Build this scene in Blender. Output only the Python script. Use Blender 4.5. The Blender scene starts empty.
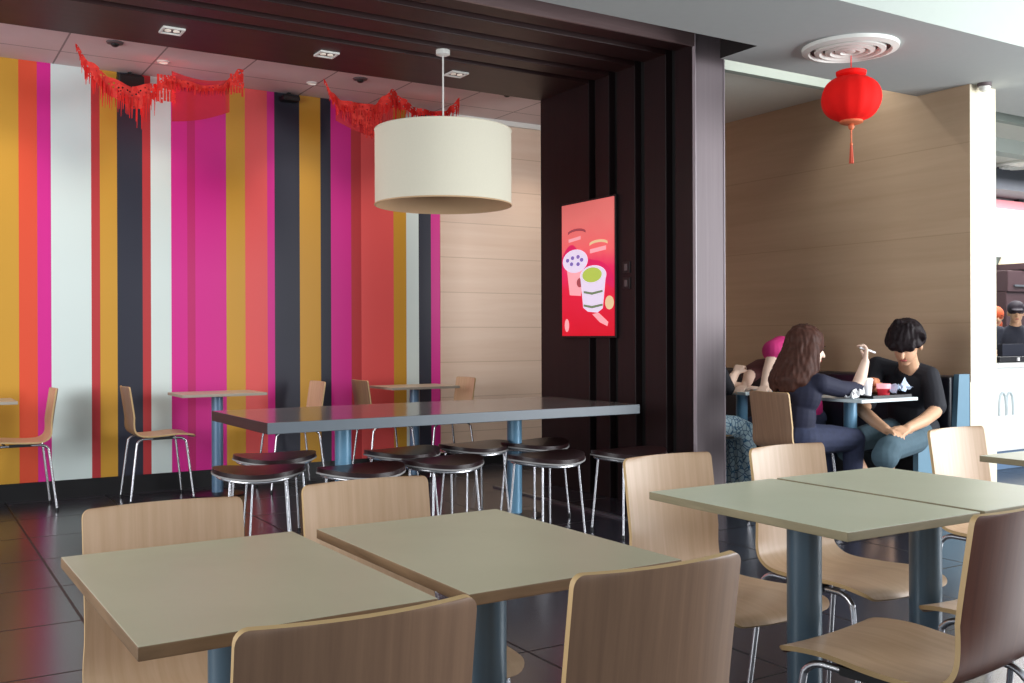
import bpy, bmesh, math, random
from mathutils import Vector, Matrix, noise
import numpy as np
random.seed(7)
scene = bpy.context.scene
col = scene.collection
V = Vector
R = math.radians

# ------------------------------------------------------------------ materials
def lin(c):
    out = []
    for v in c[:3]:
        v = v / 255.0
        out.append(v / 12.92 if v <= 0.04045 else ((v + 0.055) / 1.055) ** 2.4)
    return (out[0], out[1], out[2], 1.0)

def new_mat(name):
    m = bpy.data.materials.new(name)
    m.use_nodes = True
    nt = m.node_tree
    b = nt.nodes.get('Principled BSDF')
    return m, nt, b

def setin(b, k, v):
    if k in b.inputs:
        b.inputs[k].default_value = v

def plain(name, c, rough=0.5, metal=0.0, var=0.06, scale=18.0, spec=0.5, emit=None, emit_s=0.0, alpha=1.0, trans=0.0, bump=0.0):
    """flat colour broken up a little by noise"""
    m, nt, b = new_mat(name)
    setin(b, 'Roughness', rough); setin(b, 'Metallic', metal); setin(b, 'Specular IOR Level', spec)
    tc = nt.nodes.new('ShaderNodeTexCoord')
    no = nt.nodes.new('ShaderNodeTexNoise'); no.inputs['Scale'].default_value = scale
    no.inputs['Detail'].default_value = 3.0
    nt.links.new(tc.outputs['Object'], no.inputs['Vector'])
    mx = nt.nodes.new('ShaderNodeMix'); mx.data_type = 'RGBA'
    l = lin(c)
    mx.inputs[6].default_value = tuple(max(0, x * (1 - var)) for x in l[:3]) + (1,)
    mx.inputs[7].default_value = tuple(min(1, x * (1 + var)) for x in l[:3]) + (1,)
    nt.links.new(no.outputs['Fac'], mx.inputs[0])
    nt.links.new(mx.outputs[2], b.inputs['Base Color'])
    if emit:
        b.inputs['Emission Color'].default_value = lin(emit)
        b.inputs['Emission Strength'].default_value = emit_s
    if alpha < 1: b.inputs['Alpha'].default_value = alpha
    if trans: b.inputs['Transmission Weight'].default_value = trans
    if bump:
        bp = nt.nodes.new('ShaderNodeBump'); bp.inputs['Strength'].default_value = bump
        nt.links.new(no.outputs['Fac'], bp.inputs['Height']); nt.links.new(bp.outputs['Normal'], b.inputs['Normal'])
    return m

def wood(name, c1, c2, scale, rough=0.45, spec=0.4, planks=None, seam=None):
    """grain = noise stretched by the mapping scale; planks=(axis, pitch) adds seam lines"""
    m, nt, b = new_mat(name)
    setin(b, 'Roughness', rough); setin(b, 'Specular IOR Level', spec)
    tc = nt.nodes.new('ShaderNodeTexCoord')
    mp = nt.nodes.new('ShaderNodeMapping'); mp.inputs['Scale'].default_value = scale
    nt.links.new(tc.outputs['Object'], mp.inputs['Vector'])
    no = nt.nodes.new('ShaderNodeTexNoise'); no.inputs['Scale'].default_value = 1.0
    no.inputs['Detail'].default_value = 6.0; no.inputs['Roughness'].default_value = 0.6
    no.inputs['Distortion'].default_value = 0.4
    nt.links.new(mp.outputs['Vector'], no.inputs['Vector'])
    cr = nt.nodes.new('ShaderNodeValToRGB')
    cr.color_ramp.elements[0].position = 0.3; cr.color_ramp.elements[0].color = lin(c1)
    cr.color_ramp.elements[1].position = 0.7; cr.color_ramp.elements[1].color = lin(c2)
    nt.links.new(no.outputs['Fac'], cr.inputs['Fac'])
    out = cr.outputs['Color']
    if planks:
        sx = nt.nodes.new('ShaderNodeSeparateXYZ'); nt.links.new(tc.outputs['Object'], sx.inputs[0])
        md = nt.nodes.new('ShaderNodeMath'); md.operation = 'PINGPONG'; md.inputs[1].default_value = planks[1] / 2
        nt.links.new(sx.outputs[planks[0]], md.inputs[0])
        lt = nt.nodes.new('ShaderNodeMath'); lt.operation = 'LESS_THAN'; lt.inputs[1].default_value = 0.0035
        nt.links.new(md.outputs[0], lt.inputs[0])
        ml = nt.nodes.new('ShaderNodeMath'); ml.operation = 'MULTIPLY'; ml.inputs[1].default_value = 0.45
        nt.links.new(lt.outputs[0], ml.inputs[0])
        mx = nt.nodes.new('ShaderNodeMix'); mx.data_type = 'RGBA'
        nt.links.new(ml.outputs[0], mx.inputs[0]); nt.links.new(out, mx.inputs[6])
        mx.inputs[7].default_value = lin(seam or (70, 50, 35))
        out = mx.outputs[2]
    nt.links.new(out, b.inputs['Base Color'])
    return m

def stripes_mat(name, x0, x1, stops):
    m, nt, b = new_mat(name)
    setin(b, 'Roughness', 0.42); setin(b, 'Specular IOR Level', 0.35)
    tc = nt.nodes.new('ShaderNodeTexCoord'); sx = nt.nodes.new('ShaderNodeSeparateXYZ')
    nt.links.new(tc.outputs['Object'], sx.inputs[0])
    mr = nt.nodes.new('ShaderNodeMapRange'); mr.inputs[1].default_value = x0; mr.inputs[2].default_value = x1
    nt.links.new(sx.outputs[0], mr.inputs[0])
    cr = nt.nodes.new('ShaderNodeValToRGB'); cr.color_ramp.interpolation = 'CONSTANT'
    els = cr.color_ramp.elements
    while len(els) > 1: els.remove(els[-1])
    els[0].position = 0.0; els[0].color = lin(stops[0][1])
    for x, c in stops[1:]:
        e = els.new((x - x0) / (x1 - x0)); e.color = lin(c)
    nt.links.new(mr.outputs[0], cr.inputs['Fac'])
    nt.links.new(cr.outputs['Color'], b.inputs['Base Color'])
    return m

def tiles_mat(name, c, grout, px, py, ox, oy, line, rough, spec=0.5, var=0.12, bumpy=0.0):
    m, nt, b = new_mat(name)
    setin(b, 'Roughness', rough); setin(b, 'Specular IOR Level', spec)
    tc = nt.nodes.new('ShaderNodeTexCoord'); sx = nt.nodes.new('ShaderNodeSeparateXYZ')
    nt.links.new(tc.outputs['Object'], sx.inputs[0])
    facs = []
    for ax, p, o in ((0, px, ox), (1, py, oy)):
        ad = nt.nodes.new('ShaderNodeMath'); ad.operation = 'SUBTRACT'; ad.inputs[1].default_value = o
        nt.links.new(sx.outputs[ax], ad.inputs[0])
        md = nt.nodes.new('ShaderNodeMath'); md.operation = 'PINGPONG'; md.inputs[1].default_value = p / 2
        nt.links.new(ad.outputs[0], md.inputs[0])
        lt = nt.nodes.new('ShaderNodeMath'); lt.operation = 'LESS_THAN'; lt.inputs[1].default_value = line
        nt.links.new(md.outputs[0], lt.inputs[0]); facs.append(lt)
    mxm = nt.nodes.new('ShaderNodeMath'); mxm.operation = 'MAXIMUM'
    nt.links.new(facs[0].outputs[0], mxm.inputs[0]); nt.links.new(facs[1].outputs[0], mxm.inputs[1])
    no = nt.nodes.new('ShaderNodeTexNoise'); no.inputs['Scale'].default_value = 3.0; no.inputs['Detail'].default_value = 5
    nt.links.new(tc.outputs['Object'], no.inputs['Vector'])
    l = lin(c)
    a = nt.nodes.new('ShaderNodeMix'); a.data_type = 'RGBA'
    a.inputs[6].default_value = tuple(x * (1 - var) for x in l[:3]) + (1,)
    a.inputs[7].default_value = tuple(min(1, x * (1 + var)) for x in l[:3]) + (1,)
    nt.links.new(no.outputs['Fac'], a.inputs[0])
    mx = nt.nodes.new('ShaderNodeMix'); mx.data_type = 'RGBA'
    nt.links.new(mxm.outputs[0], mx.inputs[0]); nt.links.new(a.outputs[2], mx.inputs[6]); mx.inputs[7].default_value = lin(grout)
    nt.links.new(mx.outputs[2], b.inputs['Base Color'])
    ro = nt.nodes.new('ShaderNodeMath'); ro.operation = 'MULTIPLY_ADD'; ro.inputs[1].default_value = .22; ro.inputs[2].default_value = rough
    nt.links.new(mxm.outputs[0], ro.inputs[0]); nt.links.new(ro.outputs[0], b.inputs['Roughness'])
    sp_ = nt.nodes.new('ShaderNodeMath'); sp_.operation = 'MULTIPLY_ADD'; sp_.inputs[1].default_value = -spec * .45; sp_.inputs[2].default_value = spec
    nt.links.new(mxm.outputs[0], sp_.inputs[0]); nt.links.new(sp_.outputs[0], b.inputs['Specular IOR Level'])
    return m

M = {}
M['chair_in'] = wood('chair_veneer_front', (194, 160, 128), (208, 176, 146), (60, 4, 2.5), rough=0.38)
M['chair_out_shaded'] = wood('chair_veneer_back_shaded', (128, 99, 79), (147, 115, 91), (60, 4, 2.5), rough=0.4)  # same veneer, darkened to put the shade of the chair backs into the colour
M['chair_edge'] = plain('ply_edge', (190, 158, 112), 0.5)
M['chair_red_out_shaded'] = wood('chair_veneer_reddish_shaded', (84, 42, 28), (100, 56, 38), (50, 4, 2.5), rough=0.4)  # reddish back veneer, with the shadow on it also mixed into the colour
M['chrome'] = plain('chrome', (205, 205, 210), 0.22, 0.9, 0.02)
M['black_plastic'] = plain('black_plastic', (18, 18, 20), 0.45)
M['top'] = wood('table_laminate', (176, 170, 145), (186, 180, 155), (3, 3, 3), rough=0.36, spec=0.45)
M['top_right'] = wood('pale_green_laminate', (196, 200, 176), (206, 210, 188), (3, 3, 3), rough=0.34, spec=0.5)
M['top_edge'] = wood('table_edge', (104, 80, 56), (132, 104, 76), (8, 8, 60), rough=0.5)
M['top_edge2'] = wood('table_edge_grey', (126, 116, 90), (146, 134, 106), (8, 8, 60), rough=0.5)
M['post'] = plain('blue_grey_paint', (72, 92, 106), 0.32, 0.1, 0.05, spec=0.6)
M['post2'] = plain('pale_blue_paint', (112, 160, 192), 0.3, 0.1, 0.05, spec=0.6)
M['post3'] = plain('mid_blue_paint', (98, 128, 158), 0.3, 0.1, 0.05, spec=0.6)
M['long_top'] = wood('dark_laminate_top', (96, 92, 92), (112, 106, 104), (2, 20, 2), rough=0.16, spec=0.7)
M['long_edge'] = plain('grey_blue_edge', (100, 108, 116), 0.35)
M['long_end'] = wood('dark_brown_end', (44, 26, 26), (62, 38, 36), (30, 2, 30), rough=0.4)
M['cushion'] = plain('dark_brown_vinyl', (36, 16, 18), 0.3, 0, 0.1, 30)
M['stool_under'] = plain('grey_ply_underside', (150, 148, 148), 0.45)
M['dark_wood'] = wood('dark_stained_wood', (40, 20, 21), (54, 29, 29), (1.5, 14, 14), rough=0.5, spec=0.4)
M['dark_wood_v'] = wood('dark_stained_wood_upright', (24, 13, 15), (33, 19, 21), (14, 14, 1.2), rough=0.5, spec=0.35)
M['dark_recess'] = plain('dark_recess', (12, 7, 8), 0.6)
M['fascia'] = wood('brown_metal_fascia', (126, 104, 104), (140, 118, 118), (1, 20, 20), rough=0.4)
M['column'] = wood('grey_laminate_column', (124, 112, 116), (132, 120, 124), (40, 40, 0.8), rough=0.6)
M['column_edge_highlight'] = plain('pale_bevel_highlight', (168, 156, 162), 0.4)  # bevel highlight along the column edges, painted as thin pale strips
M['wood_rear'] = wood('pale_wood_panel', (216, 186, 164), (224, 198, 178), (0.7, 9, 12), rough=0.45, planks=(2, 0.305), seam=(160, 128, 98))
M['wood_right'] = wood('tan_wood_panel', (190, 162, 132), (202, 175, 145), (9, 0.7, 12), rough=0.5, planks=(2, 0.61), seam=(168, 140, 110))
M['wood_end'] = wood('cream_wood_end', (212, 202, 178), (222, 213, 192), (9, 9, 2), rough=0.5, planks=(2, 0.61), seam=(214, 202, 174))
M['ceil_tile'] = tiles_mat('ceiling_tiles', (216, 198, 198), (150, 136, 136), 0.6, 0.6, 0.35, 0.15, 0.006, 0.8)
M['ceil_grey'] = plain('grey_plaster', (214, 214, 206), 0.85, var=0.03)
M['ceil_lower'] = plain('grey_soffit', (178, 182, 181), 0.85, var=0.03)
M['strip'] = plain('pale_grey_strip', (158, 168, 160), .8, var=.02)
M['ceil_white'] = plain('white_plaster', (176, 183, 177), 0.8, var=0.02)
M['floor'] = tiles_mat('dark_floor_tiles', (46, 45, 53), (18, 17, 20), 0.65, 0.65, 0.64, 3.70, 0.006, 0.23, 0.6)
M['plinth'] = plain('black_plinth', (26, 24, 26), 0.35)
M['white_trim'] = plain('white_trim', (228, 226, 220), 0.6, var=0.02)
M['white_metal'] = plain('white_metal', (232, 232, 226), 0.4, var=0.02)
M['slot_dark'] = plain('slot_shadow', (96, 84, 86), 0.6)
M['metal_strip'] = plain('metal_strip', (130, 134, 140), 0.3, 0.8)
M['lamp_glass'] = plain('lamp_glass', (240, 236, 222), 0.4, emit=(255, 240, 225), emit_s=0.25)
M['shade'] = plain('cream_fabric_shade', (222, 216, 196), 0.8, var=0.03, scale=90, trans=0.0)
M['shade_in'] = plain('shade_lining', (206, 172, 134), 0.8, var=0.03)
M['red_paper'] = plain('red_paper', (226, 22, 18), 0.6, var=0.15, scale=40)
M['red_sheer'] = plain('red_sheer_film', (204, 14, 26), 0.5, var=0.1, alpha=0.85)
def lace():
    m, nt, b = new_mat('red_cut_paper'); setin(b, 'Roughness', .6)
    tc = nt.nodes.new('ShaderNodeTexCoord'); vo = nt.nodes.new('ShaderNodeTexVoronoi'); vo.inputs['Scale'].default_value = 42
    nt.links.new(tc.outputs['Object'], vo.inputs['Vector'])
    gt = nt.nodes.new('ShaderNodeMath'); gt.operation = 'GREATER_THAN'; gt.inputs[1].default_value = .28
    nt.links.new(vo.outputs['Distance'], gt.inputs[0]); nt.links.new(gt.outputs[0], b.inputs['Alpha'])
    cr = nt.nodes.new('ShaderNodeValToRGB'); cr.color_ramp.elements[0].color = lin((206, 14, 14)); cr.color_ramp.elements[1].color = lin((244, 60, 44))
    nt.links.new(vo.outputs['Color'], cr.inputs['Fac']); nt.links.new(cr.outputs['Color'], b.inputs['Base Color'])
    return m
M['lace'] = lace()
M['lantern'] = plain('red_lantern_cloth', (238, 24, 20), 0.8, var=0.08, spec=.2)
M['gold'] = plain('gold_trim', (214, 110, 70), 0.6, 0.0)
M['tassel'] = plain('orange_red_tassel', (206, 84, 58), 0.6)
M['skin'] = plain('skin', (206, 160, 128), 0.5, var=0.05)
M['skin_pale'] = plain('pale_skin', (236, 204, 184), 0.5, var=0.04)
M['hair_black'] = plain('black_hair', (26, 16, 20), 0.6, var=0.4, scale=60, bump=0.3, spec=.2)
M['hair_brown'] = plain('brown_hair', (70, 42, 34), 0.6, var=0.5, scale=45, bump=0.3, spec=.2)
M['tee_black'] = plain('black_cotton', (20, 20, 30), 0.8, var=0.2)
M['navy'] = plain('navy_cotton', (26, 28, 52), 0.8, var=0.2)
M['denim'] = plain('blue_denim', (40, 46, 72), 0.85, var=0.35, scale=35)
M['denim_teal'] = plain('faded_teal_denim', (70, 92, 104), 0.85, var=0.2, scale=35)
M['shoe'] = plain('dark_shoe', (30, 28, 30), 0.6)
M['pink'] = plain('magenta_cotton', (200, 40, 118), 0.75, var=0.1)
M['pink_shaded'] = plain('shaded_magenta_cotton', (84, 40, 40), 0.8, var=0.15)  # magenta shirt cloth in shade, the shade put into the colour
M['purple'] = plain('purple_cloth', (70, 34, 140), 0.8, var=0.1)
M['eye'] = plain('dark_eye', (20, 14, 14), 0.3)
M['lip'] = plain('lip', (170, 84, 80), 0.5)
M['bench'] = plain('black_vinyl', (20, 22, 34), 0.4, var=0.15)
M['bench_end'] = plain('blue_painted_panel', (92, 126, 146), 0.5, var=0.05)
M['tray'] = plain('black_tray', (28, 26, 32), 0.45)
M['white_paper'] = plain('white_paper', (240, 240, 244), 0.7, var=0.03)
M['blue_paper'] = plain('pale_blue_wrapper', (188, 206, 232), 0.6, var=0.08, scale=40)
M['red_cup'] = plain('red_card', (214, 32, 52), 0.5)
M['food'] = plain('fried_food', (190, 120, 84), 0.7, var=0.4, scale=50)
M['counter'] = plain('white_counter', (244, 246, 244), 0.3, var=0.01)
M['toe'] = plain('blue_grey_toe_kick', (112, 138, 170), 0.5)
M['logo'] = plain('pale_grey_blue_logo', (206, 218, 222), 0.4)
M['board'] = plain('lit_menu_board', (255, 250, 250), 0.5, emit=(255, 246, 248), emit_s=1.3)
M['board_pink'] = plain('pink_menu_strip', (226, 150, 160), 0.5, emit=(230, 140, 150), emit_s=0.5)
M['dark_blue_grey'] = plain('dark_blue_grey_fascia', (62, 66, 76), 0.6)
M['kitchen_wall'] = plain('grey_green_tile', (138, 152, 150), 0.5)
M['brown_box'] = plain('dark_brown_metal', (70, 48, 52), 0.5)
M['beige_box'] = plain('beige_cover', (212, 196, 164), 0.5)
M['orange'] = plain('orange_cloth', (204, 86, 44), 0.7)
M['magenta_dark'] = plain('dark_magenta_cloth', (120, 26, 72), 0.7)
M['cap'] = plain('dark_cap', (34, 22, 38), 0.7)
M['uniform'] = plain('dark_uniform', (44, 46, 60), 0.8)

# batik: pale blue cells with dark outlines
def batik():
    m, nt, b = new_mat('blue_batik'); setin(b, 'Roughness', 0.8)
    tc = nt.nodes.new('ShaderNodeTexCoord')
    vo = nt.nodes.new('ShaderNodeTexVoronoi'); vo.feature = 'DISTANCE_TO_EDGE'; vo.inputs['Scale'].default_value = 27
    nt.links.new(tc.outputs['Object'], vo.inputs['Vector'])
    cr = nt.nodes.new('ShaderNodeValToRGB')
    cr.color_ramp.elements[0].position = 0.015; cr.color_ramp.elements[0].color = lin((52, 118, 168))
    cr.color_ramp.elements[1].position = 0.10; cr.color_ramp.elements[1].color = lin((216, 240, 252))
    nt.links.new(vo.outputs['Distance'], cr.inputs['Fac']); nt.links.new(cr.outputs['Color'], b.inputs['Base Color'])
    return m
M['batik'] = batik()

# poster background: coral at the top, crimson lower down with wavy boundary
def poster_mat():
    m, nt, b = new_mat('poster_print'); setin(b, 'Roughness', 0.35)
    tc = nt.nodes.new('ShaderNodeTexCoord'); sx = nt.nodes.new('ShaderNodeSeparateXYZ')
    nt.links.new(tc.outputs['Object'], sx.inputs[0])
    no = nt.nodes.new('ShaderNodeTexNoise'); no.inputs['Scale'].default_value = 4.5
    nt.links.new(tc.outputs['Object'], no.inputs['Vector'])
    ad = nt.nodes.new('ShaderNodeMath'); ad.operation = 'MULTIPLY_ADD'; ad.inputs[1].default_value = 0.22
    nt.links.new(no.outputs['Fac'], ad.inputs[0]); nt.links.new(sx.outputs[2], ad.inputs[2])
    cr = nt.nodes.new('ShaderNodeValToRGB'); e = cr.color_ramp.elements
    e[0].position = 0.12; e[0].color = lin((206, 16, 40)); e[1].position = 0.95; e[1].color = lin((226, 116, 112))
    for p, c in ((0.42, (216, 30, 62)), (0.58, (222, 40, 92)), (0.72, (230, 96, 100))):
        x = e.new(p); x.color = lin(c)
    nt.links.new(ad.outputs[0], cr.inputs['Fac']); nt.links.new(cr.outputs['Color'], b.inputs['Base Color'])
    nt.links.new(cr.outputs['Color'], b.inputs['Emission Color']); b.inputs['Emission Strength'].default_value = 0.55
    return m
M['poster'] = poster_mat()
def flat_em(name, c, s=0.5): return plain(name, c, 0.4, emit=c, emit_s=s, var=0.02)
M['p_white'] = flat_em('print_white', (226, 214, 238)); M['p_green'] = flat_em('print_green', (176, 196, 84))
M['p_dkgreen'] = flat_em('print_dark_green', (110, 128, 96)); M['p_pink'] = flat_em('print_pale_pink', (244, 168, 176))
M['p_mag'] = flat_em('print_magenta', (214, 30, 92)); M['p_brown'] = flat_em('print_brown', (160, 70, 80))
M['p_purple'] = flat_em('print_purple', (122, 104, 176)); M['p_cream'] = flat_em('print_cream', (226, 196, 150))

# ------------------------------------------------------------------ mesh builder
class MB:
    def __init__(s): s.v = []; s.f = []; s.m = []
    def add(s, vs, fs, mi=0):
        o = len(s.v); s.v += [tuple(v) for v in vs]
        for f in fs: s.f.append(tuple(i + o for i in f)); s.m.append(mi)
    def box(s, x0, x1, y0, y1, z0, z1, mi=0, mis=None):
        vs = [(x0, y0, z0), (x1, y0, z0), (x1, y1, z0), (x0, y1, z0), (x0, y0, z1), (x1, y0, z1), (x1, y1, z1), (x0, y1, z1)]
        fs = [(0, 3, 2, 1), (4, 5, 6, 7), (0, 1, 5, 4), (1, 2, 6, 5), (2, 3, 7, 6), (3, 0, 4, 7)]
        o = len(s.v); s.v += vs
        for k, f in enumerate(fs):
            s.f.append(tuple(i + o for i in f)); s.m.append(mis[k] if mis else mi)
    def prism(s, poly, z0, z1, mi=0, mside=None):
        n = len(poly)
        vs = [(x, y, z0) for x, y in poly] + [(x, y, z1) for x, y in poly]
        s.add(vs, [tuple(range(n - 1, -1, -1)), tuple(range(n, 2 * n))], mi)
        o = len(s.v) - 2 * n
        for i in range(n):
            j = (i + 1) % n
            s.f.append((o + i, o + j, o + n + j, o + n + i)); s.m.append(mi if mside is None else mside)
    def lathe(s, prof, n=32, mi=0, c=(0, 0), cap=True):
        o = len(s.v)
        for r, z in prof:
            for i in range(n):
                a = 2 * math.pi * i / n
                s.v.append((c[0] + r * math.cos(a), c[1] + r * math.sin(a), z))
        for k in range(len(prof) - 1):
            for i in range(n):
                j = (i + 1) % n
                s.f.append((o + k * n + i, o + k * n + j, o + (k + 1) * n + j, o + (k + 1) * n + i)); s.m.append(mi)
        if cap:
            s.f.append(tuple(o + i for i in range(n - 1, -1, -1))); s.m.append(mi)
            k = (len(prof) - 1) * n
            s.f.append(tuple(o + k + i for i in range(n))); s.m.append(mi)
    def tube(s, pts, r, n=10, mi=0, closed=False):
        pts = [V(p) for p in pts]; m = len(pts); rs = r if isinstance(r, (list, tuple)) else [r] * m
        o = len(s.v); up = None
        for i, p in enumerate(pts):
            if closed: t = (pts[(i + 1) % m] - pts[i - 1])
            else: t = pts[min(i + 1, m - 1)] - pts[max(i - 1, 0)]
            t = t.normalized()
            if up is None:
                up = t.cross(V((0, 0, 1)))
                if up.length < 0.05: up = t.cross(V((0, 1, 0)))
                up.normalize()
            up = (up - t * up.dot(t)).normalized(); w = t.cross(up)
            for k in range(n):
                a = 2 * math.pi * k / n
                s.v.append(tuple(p + (up * math.cos(a) + w * math.sin(a)) * rs[i]))
        for i in range(m if closed else m - 1):
            i2 = (i + 1) % m
            for k in range(n):
                k2 = (k + 1) % n
                s.f.append((o + i * n + k, o + i * n + k2, o + i2 * n + k2, o + i2 * n + k)); s.m.append(mi)
        if not closed:
            s.f.append(tuple(o + k for k in range(n - 1, -1, -1))); s.m.append(mi)
            s.f.append(tuple(o + (m - 1) * n + k for k in range(n))); s.m.append(mi)
    def ball(s, c, rad, rot=None, nu=16, nv=10, mi=0):
        c = V(c); rot = rot or Matrix.Identity(3)
        o = len(s.v)
        s.v.append(tuple(c + rot @ V((0, 0, -rad[2]))))
        for j in range(1, nv):
            ph = -math.pi / 2 + math.pi * j / nv
            for i in range(nu):
                a = 2 * math.pi * i / nu
                s.v.append(tuple(c + rot @ V((rad[0] * math.cos(ph) * math.cos(a), rad[1] * math.cos(ph) * math.sin(a), rad[2] * math.sin(ph)))))
        s.v.append(tuple(c + rot @ V((0, 0, rad[2]))))
        top = len(s.v) - 1
        for i in range(nu):
            j = (i + 1) % nu
            s.f.append((o, o + 1 + j, o + 1 + i)); s.m.append(mi)
            for k in range(nv - 2):
                a = o + 1 + k * nu
                s.f.append((a + i, a + j, a + nu + j, a + nu + i)); s.m.append(mi)
            a = o + 1 + (nv - 2) * nu
            s.f.append((a + i, a + j, top)); s.m.append(mi)
    def build(s, name, mats, parent=None, loc=None, smooth=False, bevel=0.0, angle=40):
        me = bpy.data.meshes.new(name)
        me.from_pydata(s.v, [], s.f); me.update()
        if not isinstance(mats, (list, tuple)): mats = [mats]
        for m in mats: me.materials.append(m)
        me.polygons.foreach_set('material_index', s.m)
        if smooth:
            me.polygons.foreach_set('use_smooth', [True] * len(s.f))
            try: me.set_sharp_from_angle(angle=R(angle))
            except Exception: pass
        o = bpy.data.objects.new(name, me); col.objects.link(o)
        if parent: o.parent = parent
        if loc: o.location = loc
        if bevel:
            md = o.modifiers.new('bevel', 'BEVEL'); md.width = bevel; md.segments = 2; md.limit_method = 'ANGLE'; md.angle_limit = R(50)
        return o

def smooth_path(pts, n=6):
    P = [V(p) for p in pts]; out = []
    for i in range(len(P) - 1):
        p0 = P[max(i - 1, 0)]; p1 = P[i]; p2 = P[i + 1]; p3 = P[min(i + 2, len(P) - 1)]
        for k in range(n):
            t = k / n
            out.append(0.5 * ((2 * p1) + (-p0 + p2) * t + (2 * p0 - 5 * p1 + 4 * p2 - p3) * t * t + (-p0 + 3 * p1 - 3 * p2 + p3) * t ** 3))
    out.append(P[-1]); return out

def tag(o, label=None, cat=None, group=None, kind=None):
    if label: o['label'] = label
    if cat: o['category'] = cat
    if group: o['group'] = group
    if kind: o['kind'] = kind
    return o

def empty(name, loc=(0, 0, 0), rz=0.0):
    o = bpy.data.objects.new(name, None); col.objects.link(o)
    o.empty_display_size = 0.1; o.location = loc; o.rotation_euler = (0, 0, rz); return o

def copy_tree(o, parent=None):
    kids = list(o.children)
    c = o.copy(); col.objects.link(c); c.parent = parent
    for ch in kids: copy_tree(ch, c)
    return c

def struct(o): o['kind'] = 'structure'; return o

# ------------------------------------------------------------------ the room
m = MB(); m.box(-4, 14, -3, 9, -0.1, 0); struct(m.build('floor', M['floor']))

MU, OR_, MG, WH, RD, BK = (206, 154, 56), (226, 84, 56), (216, 42, 146), (218, 232, 230), (188, 58, 62), (46, 48, 62)
CO, DM = (232, 92, 92), (204, 48, 92)
stops = [(-3.5, BK), (-1.2, CO), (-0.9, MU), (-0.55, WH), (-0.1, MG), (0.35, BK), (0.5, MU), (0.713, OR_), (0.826, MG), (0.935, WH), (1.191, RD), (1.258, MU), (1.368, BK), (1.549, RD), (1.605, WH),
         (1.756, MG), (1.851, (196, 40, 112)), (1.91, MG), (2.147, MU), (2.315, CO), (2.473, MG), (2.546, BK), (2.735, MU), (2.925, BK),
         (3.012, MG), (3.192, RD), (3.285, CO), (3.556, MU), (3.681, WH), (3.808, BK), (3.923, MG)]
M['stripes'] = stripes_mat('painted_stripes', -3.5, 4.02, stops)
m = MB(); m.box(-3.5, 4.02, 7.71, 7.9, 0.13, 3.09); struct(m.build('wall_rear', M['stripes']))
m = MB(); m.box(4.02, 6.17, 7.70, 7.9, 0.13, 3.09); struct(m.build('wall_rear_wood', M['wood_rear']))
m = MB(); m.box(-3.5, 6.17, 7.73, 7.9, 0, 0.13); struct(m.build('baseboard_rear', M['plinth']))
m = MB(); m.box(4.02, 6.17, 7.67, 7.70, 3.03, 3.09); struct(m.build('trim_1', M['white_trim']))
# ceilings
m = MB(); m.prism([(-4, 6.3), (4.54, 6.3), (4.54, 6.54), (6.2, 6.54), (6.2, 8.0), (-4, 8.0)], 3.075, 3.15); struct(m.build('ceiling', M['ceil_tile']))
m = MB(); m.box(4.54, 14, 5.0, 6.55, 2.99, 3.15); m.box(6.3, 14, 6.55, 9, 2.99, 3.15); struct(m.build('ceiling_right', M['ceil_grey']))
m = MB(); m.box(4.545, 6.17, 4.96, 5.02, 2.925, 3.15); m.box(6.46, 14, 4.96, 5.02, 2.925, 3.15); struct(m.build('trim_2', M['strip']))
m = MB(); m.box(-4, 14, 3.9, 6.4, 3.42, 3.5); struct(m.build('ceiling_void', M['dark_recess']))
m = MB(); m.box(4.54, 4.56, 4.0, 4.93, 2.99, 3.42); m.box(4.54, 14, 4.93, 4.95, 3.15, 3.42); struct(m.build('trim_3', M['dark_recess']))
m = MB(); m.prism([(-4, 3.43), (14, 3.43), (14, 4.53), (4.29, 4.53), (4.29, 4.22), (-4, 4.22)], 2.83, 3.42, 0, 1)
m.m[-4:] = [2, 2, 2, 2]
struct(m.build('ceiling_soffit', [M['ceil_lower'], M['ceil_white'], M['dark_recess']]))
m = MB(); m.box(-4, 14, -1.0, 3.43, 3.3, 3.42); struct(m.build('ceiling_front', M['ceil_white']))
# partition on the right
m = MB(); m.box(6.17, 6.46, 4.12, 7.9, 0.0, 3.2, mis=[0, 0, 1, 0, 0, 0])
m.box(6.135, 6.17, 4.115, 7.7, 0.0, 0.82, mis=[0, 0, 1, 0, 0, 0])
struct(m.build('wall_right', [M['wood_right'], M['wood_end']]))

# dark slatted portal: canopy and side panel
ys = [(4.755, 4.93), (5.02, 5.24), (5.34, 5.54), (5.63, 5.79), (5.87, 6.507)]
m = MB(); m.box(-4, 4.275, 4.77, 6.49, 3.03, 3.10, 1)
for a, b in ys: m.box(-4, 4.275, a, b, 2.97, 3.03, 0)
struct(m.build('trim_4', [M['dark_wood'], M['dark_recess']], bevel=0.004))
m = MB(); m.box(-4, 4.275, 4.735, 4.755, 2.955, 3.10); struct(m.build('trim_5', M['fascia']))
m = MB(); m.box(4.33, 4.51, 4.77, 6.49, 0, 3.10, 1)
for a, b in ys: m.box(4.275, 4.33, a, b, 0, 3.10, 0)
m.box(4.33, 4.51, 6.49, 6.507, 0, 3.1, 0)
struct(m.build('wall_portal', [M['dark_wood_v'], M['dark_recess']], bevel=0.004))
m = MB(); m.box(4.275, 4.515, 4.735, 4.757, 0, 3.10); m.box(4.269, 4.275, 4.730, 4.757, 0, 3.10, 1); m.box(4.511, 4.516, 4.728, 4.757, 0, 3.1, 1)
struct(m.build('trim_6', [M['column'], M['column_edge_highlight']]))
m = MB(); m.box(3.83, 3.86, 4.75, 6.5, 0, 0.012); struct(m.build('trim_7', M['metal_strip']))

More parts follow.
